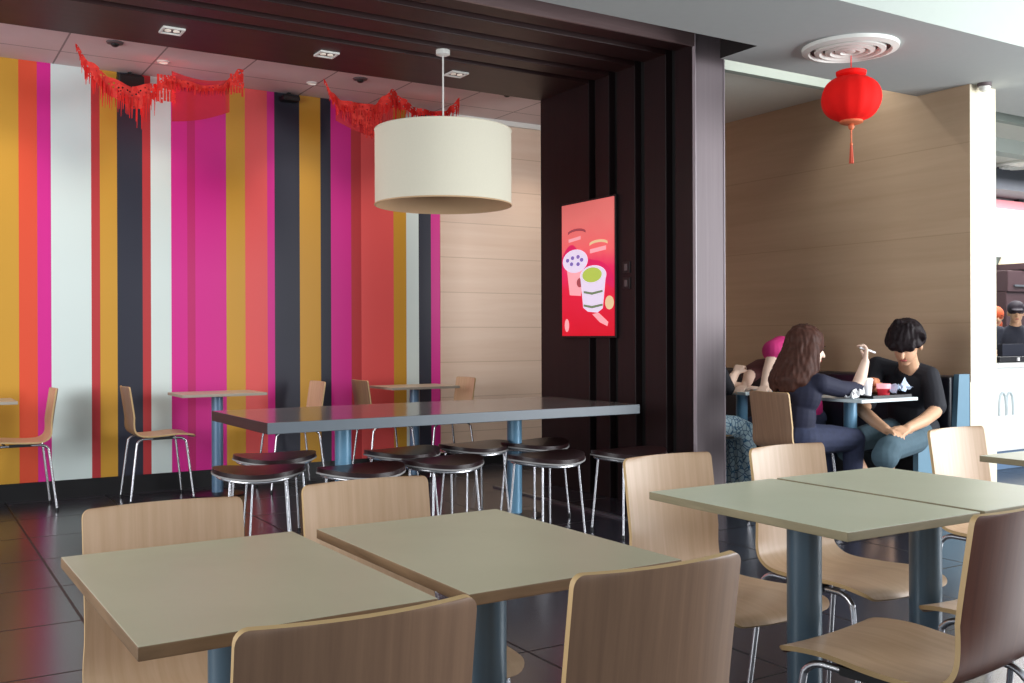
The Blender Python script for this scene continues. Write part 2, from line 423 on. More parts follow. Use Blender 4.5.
# ------------------------------------------------------------------ chair
def chair_shell():
    prof = smooth_path([(0, .228, .430), (0, .206, .449), (0, .11, .458), (0, 0, .450), (0, -.10, .448), (0, -.150, .460), (0, -.182, .492), (0, -.198, .55), (0, -.214, .66), (0, -.235, .80)], 5)
    L = [0.0]
    for i in range(1, len(prof)): L.append(L[-1] + (prof[i] - prof[i - 1]).length)
    T = L[-1]; NW = 12; th = 0.011
    fine = []
    # extra rings near the two ends so that the corners come out round
    for d in (0, .002, .006, .012, .02, .03, .042): fine.append(d)
    ss = sorted(set([round(x, 4) for x in fine] + [round(x, 4) for x in L if .05 < x < T - .03] + [round(T - x, 4) for x in (0, .001, .003, .006, .011, .018)]))
    def at(s):
        for i in range(1, len(L)):
            if s <= L[i] + 1e-6:
                t = (s - L[i - 1]) / (L[i] - L[i - 1]); return prof[i - 1].lerp(prof[i], t)
        return prof[-1]
    inn = []; out = []
    for s in ss:
        p = at(s); t = (at(min(s + .004, T)) - at(max(s - .004, 0))).normalized()
        nrm = V((0, t.z, -t.y))
        f = s / T
        hw = .185 - .018 * max(0, min(1, (f - .35) / .3))
        for r, d in ((.045, s), (.018, T - s)):
            if d < r: hw -= r - math.sqrt(max(0, r * r - (r - d) ** 2))
        back = max(0, min(1, (p.z - .47) / .12))
        ri, ro = [], []
        for k in range(NW + 1):
            x = -1 + 2 * k / NW
            q = V((x * hw, p.y + .022 * back * x * x, p.z + .006 * (1 - back) * x * x))
            ri.append(q + nrm * th / 2); ro.append(q - nrm * th / 2)
        inn.append(ri); out.append(ro)
    for r_ in inn + out:
        for q in r_: q.x *= .955
    mb = MB(); n = len(ss); W = NW + 1
    mb.v = [tuple(q) for r in inn for q in r] + [tuple(q) for r in out for q in r]
    O = n * W
    def F(f, mi): mb.f.append(f); mb.m.append(mi)
    for i in range(n - 1):
        for k in range(NW):
            a, b, c, d = i * W + k, i * W + k + 1, (i + 1) * W + k + 1, (i + 1) * W + k
            F((a, b, c, d)[::-1], 0); F((O + a, O + b, O + c, O + d), 1)
        for k in (0, NW):
            a, d = i * W + k, (i + 1) * W + k
            F((a, d, O + d, O + a) if k == 0 else (d, a, O + a, O + d), 2)
    for i in (0, n - 1):
        for k in range(NW):
            a, b = i * W + k, i * W + k + 1
            F((a, b, O + b, O + a) if i else (b, a, O + a, O + b), 2)
    return mb

def make_chair(red=False):
    t = empty('cafe_chair')
    chair_shell().build('seat_shell', [M['chair_in'], M['chair_red_out_shaded' if red else 'chair_out_shaded'], M['chair_edge']], t, smooth=True, angle=50)
    for sx in (-1, 1):
        for sy in (1, -1):
            mb = MB()
            mb.tube(smooth_path([(sx * .178, sy * .212, .012), (sx * .168, sy * .190, .20), (sx * .159, sy * .168, .385), (sx * .157, sy * .158, .418), (sx * .156, sy * .130, .435), (sx * .155, sy * .09, .437), (sx * .155, 0, .437)], 5), .0085, 10)
            lg = mb.build('leg', M['chrome'], t, smooth=True)
            c = MB(); c.tube([(sx * .1785, sy * .213, 0), (sx * .1775, sy * .211, .02)], .0105, 10); c.build('foot_cap', M['black_plastic'], lg, smooth=True)
    for y in (-.075, .09):
        mb = MB(); mb.tube([(-.155, y, .437), (.155, y, .437)], .008, 8); mb.build('cross_bar', M['chrome'], t, smooth=True)
    for x in (-.155, .155):
        mb = MB(); mb.box(x - .014, x + .014, -.06, .07, .430, .448); mb.build('mounting_pad', M['black_plastic'], t)
    return t

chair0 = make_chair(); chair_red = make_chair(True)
used = {}
def place_chair(x, y, rz, label, group, proto=None):
    p = proto or chair0
    if p.name in used: c = copy_tree(p)
    else: c = p; used[p.name] = 1
    c.location = (x, y, 0); c.rotation_euler = (0, 0, R(rz)); tag(c, label, 'chair', group); return c
G1 = 'cafe chairs at the front row of tables'
G2 = 'cafe chairs along the striped wall'
place_chair(.472, 1.92, 180, 'wooden cafe chair at far side of the leftmost front table, near the open floor', G1)
place_chair(.950, 1.99, 180, 'wooden cafe chair behind the second front table from the left', G1)
place_chair(1.875, 1.985, 180, 'wooden cafe chair at far end of third table, before the dark column', G1)
place_chair(2.345, 1.975, 180, 'cafe chair at far side of fourth table, in front of the batik skirt', G1)
place_chair(3.290, 2.045, 180, 'bright sunlit cafe chair at far side of the rightmost table', G1)
place_chair(.495, 1.365, -1, 'brown cafe chair with back to us at near side of leftmost front table', G1)
place_chair(.980, 1.375, -1, 'brown cafe chair with back to us at near side of second front table', G1)
place_chair(1.85, 1.37, 6, 'reddish-brown backed cafe chair at right edge, tan seat tucked under third table', G1, chair_red)
place_chair(2.37, 1.395, 0, 'cafe chair at near side of fourth table, mostly out of frame', G1)
place_chair(1.575, 7.36, -90, 'cafe chair on chrome legs facing right against the black and white stripes', G2)
place_chair(.690, 7.36, 90, 'cafe chair at left edge facing left before the magenta and orange stripes', G2)
place_chair(2.545, 7.32, 90, 'cafe chair beyond the long table, back against the mustard stripe, facing left', G2)
place_chair(3.315, 7.32, -90, 'cafe chair beyond the long table against the red stripes, facing right', G2)
place_chair(3.845, 7.32, 90, 'reddish cafe chair by the pale wood wall at right end of small wall table', G2)
place_chair(4.70, 4.33, -90, 'cafe chair carrying the long-haired woman, olive back towards the dark column', 'chairs at the bench tables')

# ------------------------------------------------------------------ small tables
def make_table(w, l, top, edge, post, h=.74, th=.020, base=.19):
    t = empty('cafe_table')
    m = MB(); e = 1
    m.box(-w / 2, w / 2, -l / 2, l / 2, h - th, h, mis=[1, 0, 1, 1, 1, 1]); m.build('table_top', [top, edge], t, bevel=.002)
    m = MB(); m.lathe([(.041, .012), (.041, h - th - .008)], 28); p = m.build('pedestal', post, t, smooth=True)
    m = MB(); m.lathe([(.044, h - th - .012), (.11, h - th - .006), (.11, h - th)], 24); m.build('mounting_plate', M['black_plastic'], p)
    m = MB(); m.lathe([(base, 0), (base, .008), (base - .02, .014), (.05, .02)], 32); m.build('base_plate', M['plinth'], t, smooth=True)
    return t
TG = 'cafe tables in the front row'
t1 = make_table(.44, .632, M['top'], M['top_edge'], M['post'])
t2 = copy_tree(t1)
t3 = make_table(.44, .632, M['top_right'], M['top_edge2'], M['post'])
t4 = copy_tree(t3); t5 = copy_tree(t3)
for t, x, y, rz, lb in ((t1, .480, 1.674, .9, 'beige-topped cafe table leftmost in the front row'), (t2, .970, 1.676, 1.0, 'beige-topped cafe table second from left, beside a narrow gap'),
                    (t3, 1.862, 1.684, -.3, 'pale cafe table on blue-grey post, left one of the touching pair'), (t4, 2.322, 1.684, -.3, 'pale cafe table, right one of the touching pair'),
                    (t5, 3.268, 1.690, 0, 'pale cafe table corner entering at the right edge before the white counter')):
    t.location = (x, y, 0); t.rotation_euler = (0, 0, R(rz)); tag(t, lb, 'table', TG)
M['top_wall'] = wood('wall_table_laminate', (168, 158, 138), (182, 172, 150), (3, 3, 3), rough=0.4)
M['edge_wall'] = plain('pale_grey_edge', (164, 154, 140), .5)
w1 = make_table(.60, .44, M['top_wall'], M['edge_wall'], M['post3'])
w2 = copy_tree(w1); w0 = copy_tree(w1)
for t, x, y, lb in ((w1, 1.985, 7.30, 'small table by the magenta stripe, between chair and long table'), (w2, 3.60, 7.36, 'small table by the wall behind the pendant lamp, at white stripe'),
                    (w0, .355, 7.22, 'small table cut by the left edge of the picture')):
    t.location = (x, y, 0); tag(t, lb, 'table', 'small tables along the striped wall')
M['bench_top'] = plain('pale_bluish_laminate', (206, 218, 222), .3)
b1 = make_table(.52, .60, M['bench_top'], M['bench_top'], M['post2'], .755)
b2 = copy_tree(b1)
b1.location = (5.12, 4.25, 0); tag(b1, 'small table on pale blue post carrying the food tray', 'table', 'tables along the bench')
b2.location = (5.14, 5.22, 0); tag(b2, 'small table half hidden behind the dark column, arms resting on it', 'table', 'tables along the bench')

# ------------------------------------------------------------------ long table and stools
lt = empty('long_table', (2.77, 5.407, 0)); lt.rotation_euler = (0, 0, R(.5))
m = MB(); m.box(-1.195, 1.195, -.50, .50, .652, .71, mis=[2, 0, 1, 2, 1, 2]); m.build('table_top', [M['long_top'], M['long_edge'], M['long_end']], lt, bevel=.003)
for x in (-.584, .580):
    m = MB(); m.lathe([(.047, .012), (.047, .644)], 32); p = m.build('pedestal', M['post2'], lt, (x, 0, 0), smooth=True)
    m = MB(); m.lathe([(.15, .640), (.15, .652)], 24); m.build('mounting_plate', M['black_plastic'], p)
    m = MB(); m.lathe([(.17, 0), (.17, .008), (.06, .02)], 32); m.build('base_plate', M['plinth'], p, smooth=True)
tag(lt, 'long dark communal table with grey-blue edge on two blue posts under the pendant lamp', 'table')

def make_stool():
    t = empty('stool')
    def disc(r, z0, z1, mi, mb, sad=.020, n=40, rings=6, taper=.0):
        o = len(mb.v)
        def zz(x): return sad * (x / .22) ** 2
        for side, z in ((0, z0), (1, z1)):
            for k in range(rings + 1):
                rr = r * (k / rings) - (taper if k == rings else 0)
                for i in range(n):
                    a = 2 * math.pi * i / n; x = rr * math.cos(a); y = rr * math.sin(a) * .88
                    mb.v.append((x, y, z + zz(x)))
        W = (rings + 1) * n
        for side in (0, 1):
            for k in range(rings):
                for i in range(n):
                    j = (i + 1) % n; a = o + side * W + k * n
                    q = (a + i, a + n + i, a + n + j, a + j)
                    mb.f.append(q if side else q[::-1]); mb.m.append(mi)
        for i in range(n):
            j = (i + 1) % n; a = o + rings * n
            mb.f.append((a + i, a + j, a + W + j, a + W + i)); mb.m.append(mi)
    mb = MB(); disc(.235, .432, .440, 0, mb); mb.build('seat_shell', M['stool_under'], t, smooth=True)
    mb = MB(); disc(.238, .4402, .462, 0, mb, taper=.008); mb.build('cushion', M['cushion'], t, smooth=True, angle=60)
    ring = []
    for i in range(40):
        a = 2 * math.pi * i / 40; x = .205 * math.cos(a)
        ring.append((x, 0.185 * math.sin(a), .423 + .020 * (x / .22) ** 2))
    mb = MB(); mb.tube(ring, .008, 8, closed=True); mb.build('seat_ring', M['chrome'], t, smooth=True)
    for a in (45, 135, 225, 315):
        c, s = math.cos(R(a)), math.sin(R(a))
        mb = MB(); mb.tube([(.225 * c, .21 * s, .012), (.188 * c, .17 * s,   .425 + .010)], .0066, 10); lg = mb.build('leg', M['chrome'], t, smooth=True)
        mb = MB(); mb.tube([(.226 * c, .211 * s, 0), (.2245 * c, .2095 * s, .02)], .0105, 10); mb.build('foot_cap', M['black_plastic'], lg, smooth=True)
    return t
st0 = make_stool()
spots = [(1.575, 5.02, -20, 'round stool at the near left corner of the long table'), (2.03, 4.77, 8, 'round stool behind the second front chair, near side of the long table'),
         (2.53, 4.83, 5, 'round stool in the middle of the near side of the long table'), (3.12, 4.70, 8, 'round stool in front of the right blue post of the long table'),
         (3.63, 4.60, 0, 'round stool at the right end, by the dark slatted panel'), (1.83, 5.54, -10, 'round stool on far side of the long table, at its left end'),
         (2.54, 5.36, 8, 'round stool on far side of the long table, left of the right post'), (3.05, 5.40, 5, 'round stool on far side just left of the right blue post'),
         (3.43, 5.30, 14, 'round stool on far side, seat end lifting right of the blue post')]
for i, (x, y, rz, lb) in enumerate(spots):
    s = st0 if i == 0 else copy_tree(st0)
    s.location = (x, y, 0); s.rotation_euler = (0, 0, R(rz)); tag(s, lb, 'stool', 'dark round stools around the long table')

# ------------------------------------------------------------------ pendant lamp
lp = empty('pendant_lamp', (2.985, 5.675, 1.975))
tag(lp, 'large cream drum pendant lamp hanging over the long table', 'lamp')
m = MB(); rO, rI, H = .435, .43, .478
m.lathe([(rO, 0), (rO, H)], 64, 0, cap=False); m.lathe([(rI, H), (rI, 0)], 64, 1, cap=False); m.lathe([(rI, 0), (rO, 0)], 64, 0, cap=False); m.lathe([(rO, H), (rI, H)], 64, 0, cap=False)
sh = m.build('lamp_shade', [M['shade'], M['shade_in']], lp, smooth=True)
m = MB(); m.tube([(rO * math.cos(a), rO * math.sin(a), .003) for a in [2 * math.pi * i / 64 for i in range(64)]], .005, 6, closed=True)
m.build('shade_trim', M['shade_in'], sh, smooth=True)
m = MB(); m.tube([(rO * math.cos(a), rO * math.sin(a), H - .003) for a in [2 * math.pi * i / 64 for i in range(64)]], .004, 6, closed=True); m.build('shade_trim', M['shade'], sh, smooth=True)
m = MB()
for a in (0, 120, 240): m.tube([(0, 0, H - .04), (rI * math.cos(R(a)), rI * math.sin(R(a)), H - .02)], .004, 6)
m.build('spider_frame', M['white_metal'], lp)
m = MB(); m.tube([(0, 0, H - .05), (0, 0, .975)], .0055, 8); m.build('cord', M['white_metal'], lp)
m = MB(); m.lathe([(.02, .955), (.045, .965), (.045, .994)], 24); m.build('ceiling_rose', M['white_metal'], lp, smooth=True)
m = MB(); m.ball((0, 0, .34), (.045, .045, .06)); m.build('bulb', M['lamp_glass'], lp, smooth=True)
m = MB(); m.lathe([(.022, .39), (.022, .44)], 16); m.build('lamp_holder', M['white_metal'], lp)

# recessed square spots in the dark canopy
def make_spot():
    t = empty('recessed_light')
    m = MB(); a, b = .064, .052
    for x0, x1, y0, y1 in ((-a, a, -a, -b), (-a, a, b, a), (-a, -b, -b, b), (b, a, -b, b)): m.box(x0, x1, y0, y1, -.012, 0)
    m.build('frame', M['white_metal'], t)
    m = MB(); m.box(-.052, .052, -.052, .052, -.003, 0); m.build('back_plate', M['slot_dark'], t)
    for x in (-.025, .025):
        m = MB(); m.lathe([(.019, -.010), (.019, -.002)], 16, c=(x, 0)); m.build('lamp', M['lamp_glass'], t)
    return t
sp = make_spot()
for i, (x, lb) in enumerate(((1.407, 'leftmost square spotlight in the dark slatted canopy'), (2.377, 'middle square spotlight in the dark slatted canopy'), (3.33, 'right square spotlight in the dark canopy, beside the lamp cord'))):
    s = sp if i == 0 else copy_tree(sp)
    s.location = (x, 6.13, 2.97); tag(s, lb, 'ceiling light', 'square spotlights in the dark canopy')

# rear ceiling fittings
def make_vent():
    t = empty('ceiling_sensor')
    m = MB(); m.lathe([(.055, 0), (.05, -.010), (.035, -.013)], 24); m.build('housing', M['slot_dark'], t, smooth=True)
    m = MB(); m.ball((0, 0, -.015), (.027, .027, .018)); m.build('nozzle', M['black_plastic'], t, smooth=True)
    return t
v0 = make_vent()
for i, (x, y, lb) in enumerate(((1.229, 6.94, 'small dark ceiling fitting above the left red garland'), (2.971, 6.98, 'small dark ceiling fitting above the right red garland'), (4.15, 6.8, 'small dark ceiling fitting above the pale wood wall'))):
    s = v0 if i == 0 else copy_tree(v0)
    s.location = (x, y, 3.075); tag(s, lb, 'ceiling fitting', 'dark fittings in the rear ceiling')
def make_dl():
    t = empty('downlight')
    m = MB(); m.lathe([(.042, 0), (.042, -.008), (.03, -.012), (.03, -.002)], 24, cap=False); m.build('bezel', M['white_metal'], t, smooth=True)
    m = MB(); m.lathe([(.03, -.006), (.03, -.001)], 24); m.build('diffuser', M['lamp_glass'], t)
    return t
d0 = make_dl(); d0.location = (1.602, 7.25, 3.075); tag(d0, 'tiny white downlight over the left garland, near striped wall', 'ceiling light', 'downlights over the striped wall')
d1 = copy_tree(d0); d1.location = (2.705, 7.28, 3.075); tag(d1, 'tiny white downlight left of the right garland', 'ceiling light', 'downlights over the striped wall')
def make_speaker(w, h0=-.06, h1=.05):
    t = empty('wall_speaker')
    m = MB(); m.box(-w, w, -.10, 0, h0, h1); m.build('cabinet', M['black_plastic'], t, bevel=.012)
    m = MB(); m.box(-.012, .012, -.04, .0, h1 - .005, h1 + .03); m.build('bracket', M['black_plastic'], t)
    return t
s = make_speaker(.09); s.location = (1.46, 7.705, 2.995); tag(s, 'black box speaker high on the black stripe above the left garland', 'speaker')
s = make_speaker(.07, -.02, .025); s.location = (2.66, 7.705, 3.02); tag(s, 'small black box at top of the black stripe left of the right garland', 'speaker')

# ------------------------------------------------------------------ paper garlands
def garland(name, label, top, drops, loc, sheer=None, tails=()):
    t = empty(name, loc); tag(t, label, 'garland', 'red paper garlands on the rear ceiling')
    P = top
    def tz(x):
        for i in range(len(P) - 1):
            if P[i][0] <= x <= P[i + 1][0]:
                k = (x - P[i][0]) / (P[i + 1][0] - P[i][0]); k = k * k * (3 - 2 * k)
                return P[i][1] + (P[i + 1][1] - P[i][1]) * k
        return P[-1][1]
    def dp(x):
        for i in range(len(drops) - 1):
            if drops[i][0] <= x <= drops[i + 1][0]:
                k = (x - drops[i][0]) / (drops[i + 1][0] - drops[i][0]); return drops[i][1] + (drops[i + 1][1] - drops[i][1]) * k
        return drops[-1][1]
    drops = [(x, d * 1.08) for x, d in drops]
    rnd = random.Random(3)
    x0, x1 = P[0][0], P[-1][0]; n = int((x1 - x0) / .011)
    mb = MB()
    for i in range(n):
        a = x0 + (x1 - x0) * i / n; b = x0 + (x1 - x0) * (i + 1) / n
        ya = .012 * math.sin(a * 40); yb = .012 * math.sin(b * 40)
        ha, hb = .62 * dp(a), .62 * dp(b)
        mb.add([(a, ya, tz(a)), (b, yb, tz(b)), (b, yb, tz(b) - hb), (a, ya, tz(a) - ha)], [(0, 1, 2, 3)])
    mb.build('paper_band', M['lace'], t)
    fr = MB()
    for i in range(int((x1 - x0) / .010)):
        a = x0 + .010 * i + rnd.uniform(0, .004); w = rnd.uniform(.006, .011); d = dp(a)
        y = .012 * math.sin(a * 40) + rnd.uniform(-.012, .012)
        z0 = tz(a) - .30 * d; z1 = tz(a) - d * rnd.uniform(.75, 1.2); dx = rnd.uniform(-.008, .008)
        zm = (z0 + z1) / 2
        fr.add([(a, y, z0), (a + w, y, z0), (a + w + dx, y - .006, zm), (a + dx, y - .006, zm), (a + w * .7 + dx, y + .004, z1), (a + w * .3 + dx, y + .004, z1)], [(0, 1, 2, 3), (3, 2, 4, 5)])
    f = fr.build('fringe', M['red_paper'], t); f['kind'] = 'stuff'
    for (a, b, ztop_a, ztop_b, zlow) in (sheer or []):
        mb = MB(); n = 24
        for i in range(n):
            p, q = i / n, (i + 1) / n
            def zl(k): return zlow[0] + (zlow[1] - zlow[0]) * k - .02 * math.sin(k * math.pi)
            def zt(k): return ztop_a + (ztop_b - ztop_a) * k - .03 * math.sin(k * math.pi)
            mb.add([(a + (b - a) * p, .02, zt(p)), (a + (b - a) * q, .02, zt(q)), (a + (b - a) * q, .02, zl(q)), (a + (b - a) * p, .02, zl(p))], [(0, 1, 2, 3)])
        mb.build('sheer_panel', M['red_sheer'], t)
    for x, w, za, zb in tails:
        mb = MB(); rnd2 = random.Random(int(x * 1000))
        k = max(3, int(w / .02))
        for i in range(k):
            a = x - w / 2 + w * i / k; l = zb + rnd2.uniform(0, .03)
            mb.add([(a, -.01, za), (a + w / k * .8, -.01, za), (a + w / k * .8, -.012, l), (a, -.012, l)], [(0, 1, 2, 3)])
            mb.add([(a, -.014, (za * 2 + zb) / 3), (a + w / k, -.014, (za * 2 + zb) / 3), (a + w / k, -.014, (za * 2 + zb) / 3 - .03), (a, -.014, (za * 2 + zb) / 3 - .03)], [(0, 1, 2, 3)])
        mb.build('paper_cutout', M['lace'], t)
    return t
B = 1.5
garland('red_garland', 'red fringed paper garland swagged at left, over white and black stripes',
        [(x - B, z - 3.05) for x, z in [(1.01, 3.05), (1.10, 2.945), (1.225, 2.86), (1.352, 2.815), (1.50, 2.85), (1.60, 2.91), (1.70, 2.905), (1.82, 2.885), (1.97, 2.90), (2.04, 2.97), (2.085, 3.03), (2.125, 3.03)]],
        [(x - B, d) for x, d in [(1.01, .03), (1.06, .14), (1.16, .18), (1.3, .20), (1.42, .24), (1.48, .20), (1.55, .10), (1.64, .08), (1.9, .06), (2.0, .07), (2.08, .12), (2.125, .10)]],
        (B, 7.1, 3.072), sheer=[(1.63 - B, 2.03 - B, -.09, -.10, (-.44, -.33))], tails=[(1.59 - B, .13, -.13, -.33), (2.075 - B, .1, -.06, -.22)])
B = 3.3
garland('red_garland', 'red fringed paper garland at right, dipping behind the drum lamp',
        [(x - B, z - 3.05) for x, z in [(2.73, 3.05), (2.79, 2.95), (2.88, 2.905), (3.0, 2.90), (3.14, 2.90), (3.22, 2.98), (3.297, 3.045), (3.38, 2.98), (3.48, 2.925), (3.62, 2.91), (3.75, 2.92), (3.82, 2.98), (3.878, 3.045)]],
        [(x - B, d) for x, d in [(2.73, .03), (2.79, .10), (2.9, .12), (3.05, .16), (3.2, .20), (3.3, .22), (3.4, .12), (3.5, .09), (3.62, .05), (3.74, .05), (3.82, .10), (3.878, .12)]],
        (B, 7.1, 3.072), sheer=[(2.83 - B, 3.22 - B, -.13, -.14, (-.30, -.40))], tails=[(3.12 - B, .16, -.22, -.42), (3.0 - B, .1, -.2, -.34)])
m = MB(); m.tube([(0, 0, .43), (.004, 0, .2), (-.01, 0, 0)], .012, 8)
o = m.build('red_ribbon', M['red_paper'], None, (0.258, 4.85, 2.54)); tag(o, 'thin red ribbon hanging from the dark canopy at top left', 'ribbon')

# ------------------------------------------------------------------ round lantern, diffuser, detector
ln = empty('red_lantern', (4.842, 4.005, 2.40)); tag(ln, 'round red cloth lantern with gold tassel below the grey soffit', 'lantern')
m = MB(); n = 48; prof = []
for k in range(21):
    ph = -math.pi / 2 + math.pi * k / 20
    r = .172 * max(.35, math.cos(ph) ** .75); prof.append((r, .145 + .135 * math.sin(ph)))
o0 = len(m.v)
for r, z in prof:
    for i in range(n):
        a = 2 * math.pi * i / n; rr = r * (1 + .022 * math.cos(12 * a)); m.v.append((rr * math.cos(a), rr * math.sin(a), z))
for k in range(20):
    for i in range(n):
        j = (i + 1) % n; m.f.append((k * n + i, k * n + j, (k + 1) * n + j, (k + 1) * n + i)); m.m.append(0)
m.build('lantern_body', M['lantern'], ln, smooth=True, angle=80)
m = MB(); m.lathe([(.062, .272), (.085, .285), (.088, .305), (.07, .312)], 32); m.build('top_collar', M['lantern'], ln, smooth=True)
m = MB(); m.lathe([(.05, -.006), (.068, .002), (.066, .014)], 32); m.build('bottom_collar', M['gold'], ln, smooth=True)
m = MB(); m.tube([(0, 0, .30), (0, 0, .43)], .003, 6); m.build('hanging_string', M['lantern'], ln)
m = MB(); m.ball((0, 0, -.022), (.018, .018, .02)); m.tube([(0, 0, -.03), (0, 0, -.14)], .005, 8); m.ball((0, 0, -.125), (.009, .009, .011)); m.build('tassel_cord', M['gold'], ln, smooth=True)
m = MB()
for i in range(8):
    a = i * math.pi / 4; m.tube([(.004 * math.cos(a), .004 * math.sin(a), -.135), (.011 * math.cos(a), .011 * math.sin(a), -.24)], .0035, 5)
m.build('tassel', M['tassel'], ln)

def make_diff():
    t = empty('air_diffuser')
    m = MB(); m.lathe([(.275, 0), (.272, -.02), (.235, -.03), (.225, -.012)], 48, cap=False); m.build('outer_ring', M['white_metal'], t, smooth=True, angle=60)
    for r in (.185, .125, .068):
        m = MB(); m.lathe([(r + .018, -.006), (r + .015, -.028), (r - .012, -.034), (r - .03, -.012)], 40, cap=False); m.build('louvre_ring', M['white_metal'], t, smooth=True, angle=60)
    m = MB(); m.lathe([(.032, -.01), (.03, -.03), (.01, -.034)], 24); m.build('centre_cap', M['white_metal'], t, smooth=True)
    m = MB(); m.lathe([(.235, -.006), (.235, -.001)], 40); m.build('back_plate', M['slot_dark'], t)
    return t
df = make_diff(); df.location = (4.776, 3.957, 2.83); tag(df, 'round white ceiling air diffuser above the red lantern', 'air diffuser', 'round air diffusers')
df2 = copy_tree(df); df2.location = (10.40, 6.36, 2.99); tag(df2, 'distant round air diffuser at right edge above the menu area', 'air diffuser', 'round air diffusers')
t = empty('smoke_detector', (6.24, 4.06, 2.83)); tag(t, 'tiny white dome detector on the soffit in front of the wall corner', 'detector')
m = MB(); m.lathe([(.045, 0), (.045, -.02), (.04, -.024)], 24); m.build('mount', M['slot_dark'], t, smooth=True)
m = MB(); m.ball((0, 0, -.028), (.04, .04, .03)); m.build('dome', M['white_metal'], t, smooth=True)

# ------------------------------------------------------------------ lit drinks poster on the dark panel
ps = empty('lightbox_poster', (4.252, 6.175, 1.14)); tag(ps, 'upright lit poster of two dessert cups, coral to red, on the dark slatted panel', 'poster')
m = MB(); m.box(0, .024, -.65, .015, -.015, .985); m.build('frame', M['black_plastic'], ps, bevel=.003)
m = MB(); m.box(-.006, 0.001, -.635, 0, 0, .97); m.build('printed_panel', M['poster'], ps)
def pf(name, pts, mat, lift, ):
    """flat print shape: pts = (fraction across from left, fraction down from top)"""
    mb = MB(); x = -.006 - lift
    mb.add([(x, -.635 * a, .97 * (1 - b)) for a, b in pts], [tuple(range(len(pts)))])
    return mb.build(name, mat, ps)
def ell(ca, cb, ra, rb, n=28, a0=0, a1=360):
    return [(ca + ra * math.cos(R(a0 + (a1 - a0) * i / n)), cb + rb * math.sin(R(a0 + (a1 - a0) * i / n))) for i in range(n if a1 - a0 == 360 else n + 1)]
pf('printed_swoosh', [(p.x, p.y) for p in smooth_path([(0, .40, 0), (.12, .325, 0), (.24, .315, 0), (.40, .40, 0), (.55, .43, 0), (.75, .455, 0), (.90, .50, 0), (1, .57, 0)], 6)] + [(p.x, p.y) for p in smooth_path([(1, .66, 0), (.8, .60, 0), (.5, .52, 0), (.3, .46, 0), (.15, .45, 0), (0, .52, 0)], 6)], M['p_mag'], .0008)
pf('printed_glass', [(.10, .48), (.46, .50), (.38, .70), (.16, .69)], M['p_pink'], .0012)
pf('printed_cherry', ell(.36, .60, .06, .035), M['p_brown'], .0016)
pf('printed_cream', ell(.27, .435, .25, .088), M['p_white'], .002)
for a, b in ((.12, .425), (.22, .41), (.33, .405), (.20, .455), (.33, .46), (.40, .43)): pf('printed_topping', ell(a, b, .035, .015, 12), M['p_purple'], .0024)
pf('printed_cup', [(.37, .54), (.86, .56), (.80, .80), (.70, .83), (.52, .82), (.43, .79)], M['p_white'], .0028)
pf('printed_cup_rim', ell(.62, .555, .25, .075), M['p_white'], .0030)
pf('printed_green_filling', ell(.60, .55, .185, .055), M['p_green'], .0034)
for b0 in (.665, .765): pf('printed_leaf_band', [(.44, b0), (.60, b0 + .014), (.80, b0), (.80, b0 + .016), (.60, b0 + .032), (.44, b0 + .016)], M['p_dkgreen'], .0034)
pf('printed_fruit', ell(.92, .76, .08, .05), M['p_cream'], .0016)
pf('printed_petal', [(.60, .84), (.72, .83), (.90, .90), (.88, .93), (.74, .90)], M['p_pink'], .0016)
pf('printed_petal', ell(.1, .92, .045, .05), M['p_pink'], .0016)
pf('printed_lettering', [(.30 + .19 * math.cos(R(a)), .225 + .035 * math.sin(R(a))) for a in range(200, 341, 10)] + [(.30 + .19 * math.cos(R(a)), .245 + .035 * math.sin(R(a))) for a in range(340, 199, -10)], M['p_brown'], .0012)
pf('printed_lettering', [(.14, .265), (.38, .25), (.38, .275), (.14, .29)], M['p_pink'], .0012)
pf('printed_lettering', [(.72 + .18 * math.cos(R(a)), .325 + .03 * math.sin(R(a))) for a in range(200, 341, 10)] + [(.72 + .18 * math.cos(R(a)), .345 + .03 * math.sin(R(a))) for a in range(340, 199, -10)], M['p_cream'], .0012)
pf('printed_lettering', [(.56, .36), (.86, .345), (.86, .375), (.56, .39)], M['p_pink'], .0012)
for i, z in enumerate((1.61, 1.50)):
    t = empty('switch_plate', (4.33, 5.585, z)) if False else empty('switch_plate', (4.275, 5.43, z))
    tag(t, ('upper' if i == 0 else 'lower') + ' black switch plate right of the lit poster', 'switch', 'black switch plates on the dark panel')
    m = MB(); m.box(-.008, 0, -.04, .04, -.04, .04); m.build('plate', M['black_plastic'], t, bevel=.003)
    m = MB(); m.box(-.013, -.006, -.015, .015, -.022, .022); m.build('rocker', M['slot_dark'], t)

# ------------------------------------------------------------------ bench along the partition
bn = empty('bench', (0, 0, 0)); tag(bn, 'long black padded bench with pale blue end panel along the tan wall', 'bench')
m = MB(); m.box(5.52, 6.0, 4.07, 7.6, .36, .45); m.build('seat', M['bench'], bn, bevel=.015)
m = MB(); m.box(5.87, 6.10, 4.07, 7.6, .45, .865); m.build('backrest', M['bench'], bn, bevel=.015)
m = MB(); m.box(5.62, 6.10, 4.09, 7.6, 0, .36); m.build('plinth', M['plinth'], bn)
m = MB()
pts = [(5.49, 0), (6.02, 0), (6.02, .88), (5.91, .88), (5.88, .50), (5.56, .47), (5.49, .47)]
vs = [(x, 4.03, z) for x, z in pts] + [(x, 4.068, z) for x, z in pts]; k = len(pts)
m.add(vs, [tuple(range(k)), tuple(range(2 * k - 1, k - 1, -1))] + [((i + 1) % k, i, k + i, k + (i + 1) % k) for i in range(k)])
m.build('end_panel', M['bench_end'], bn)

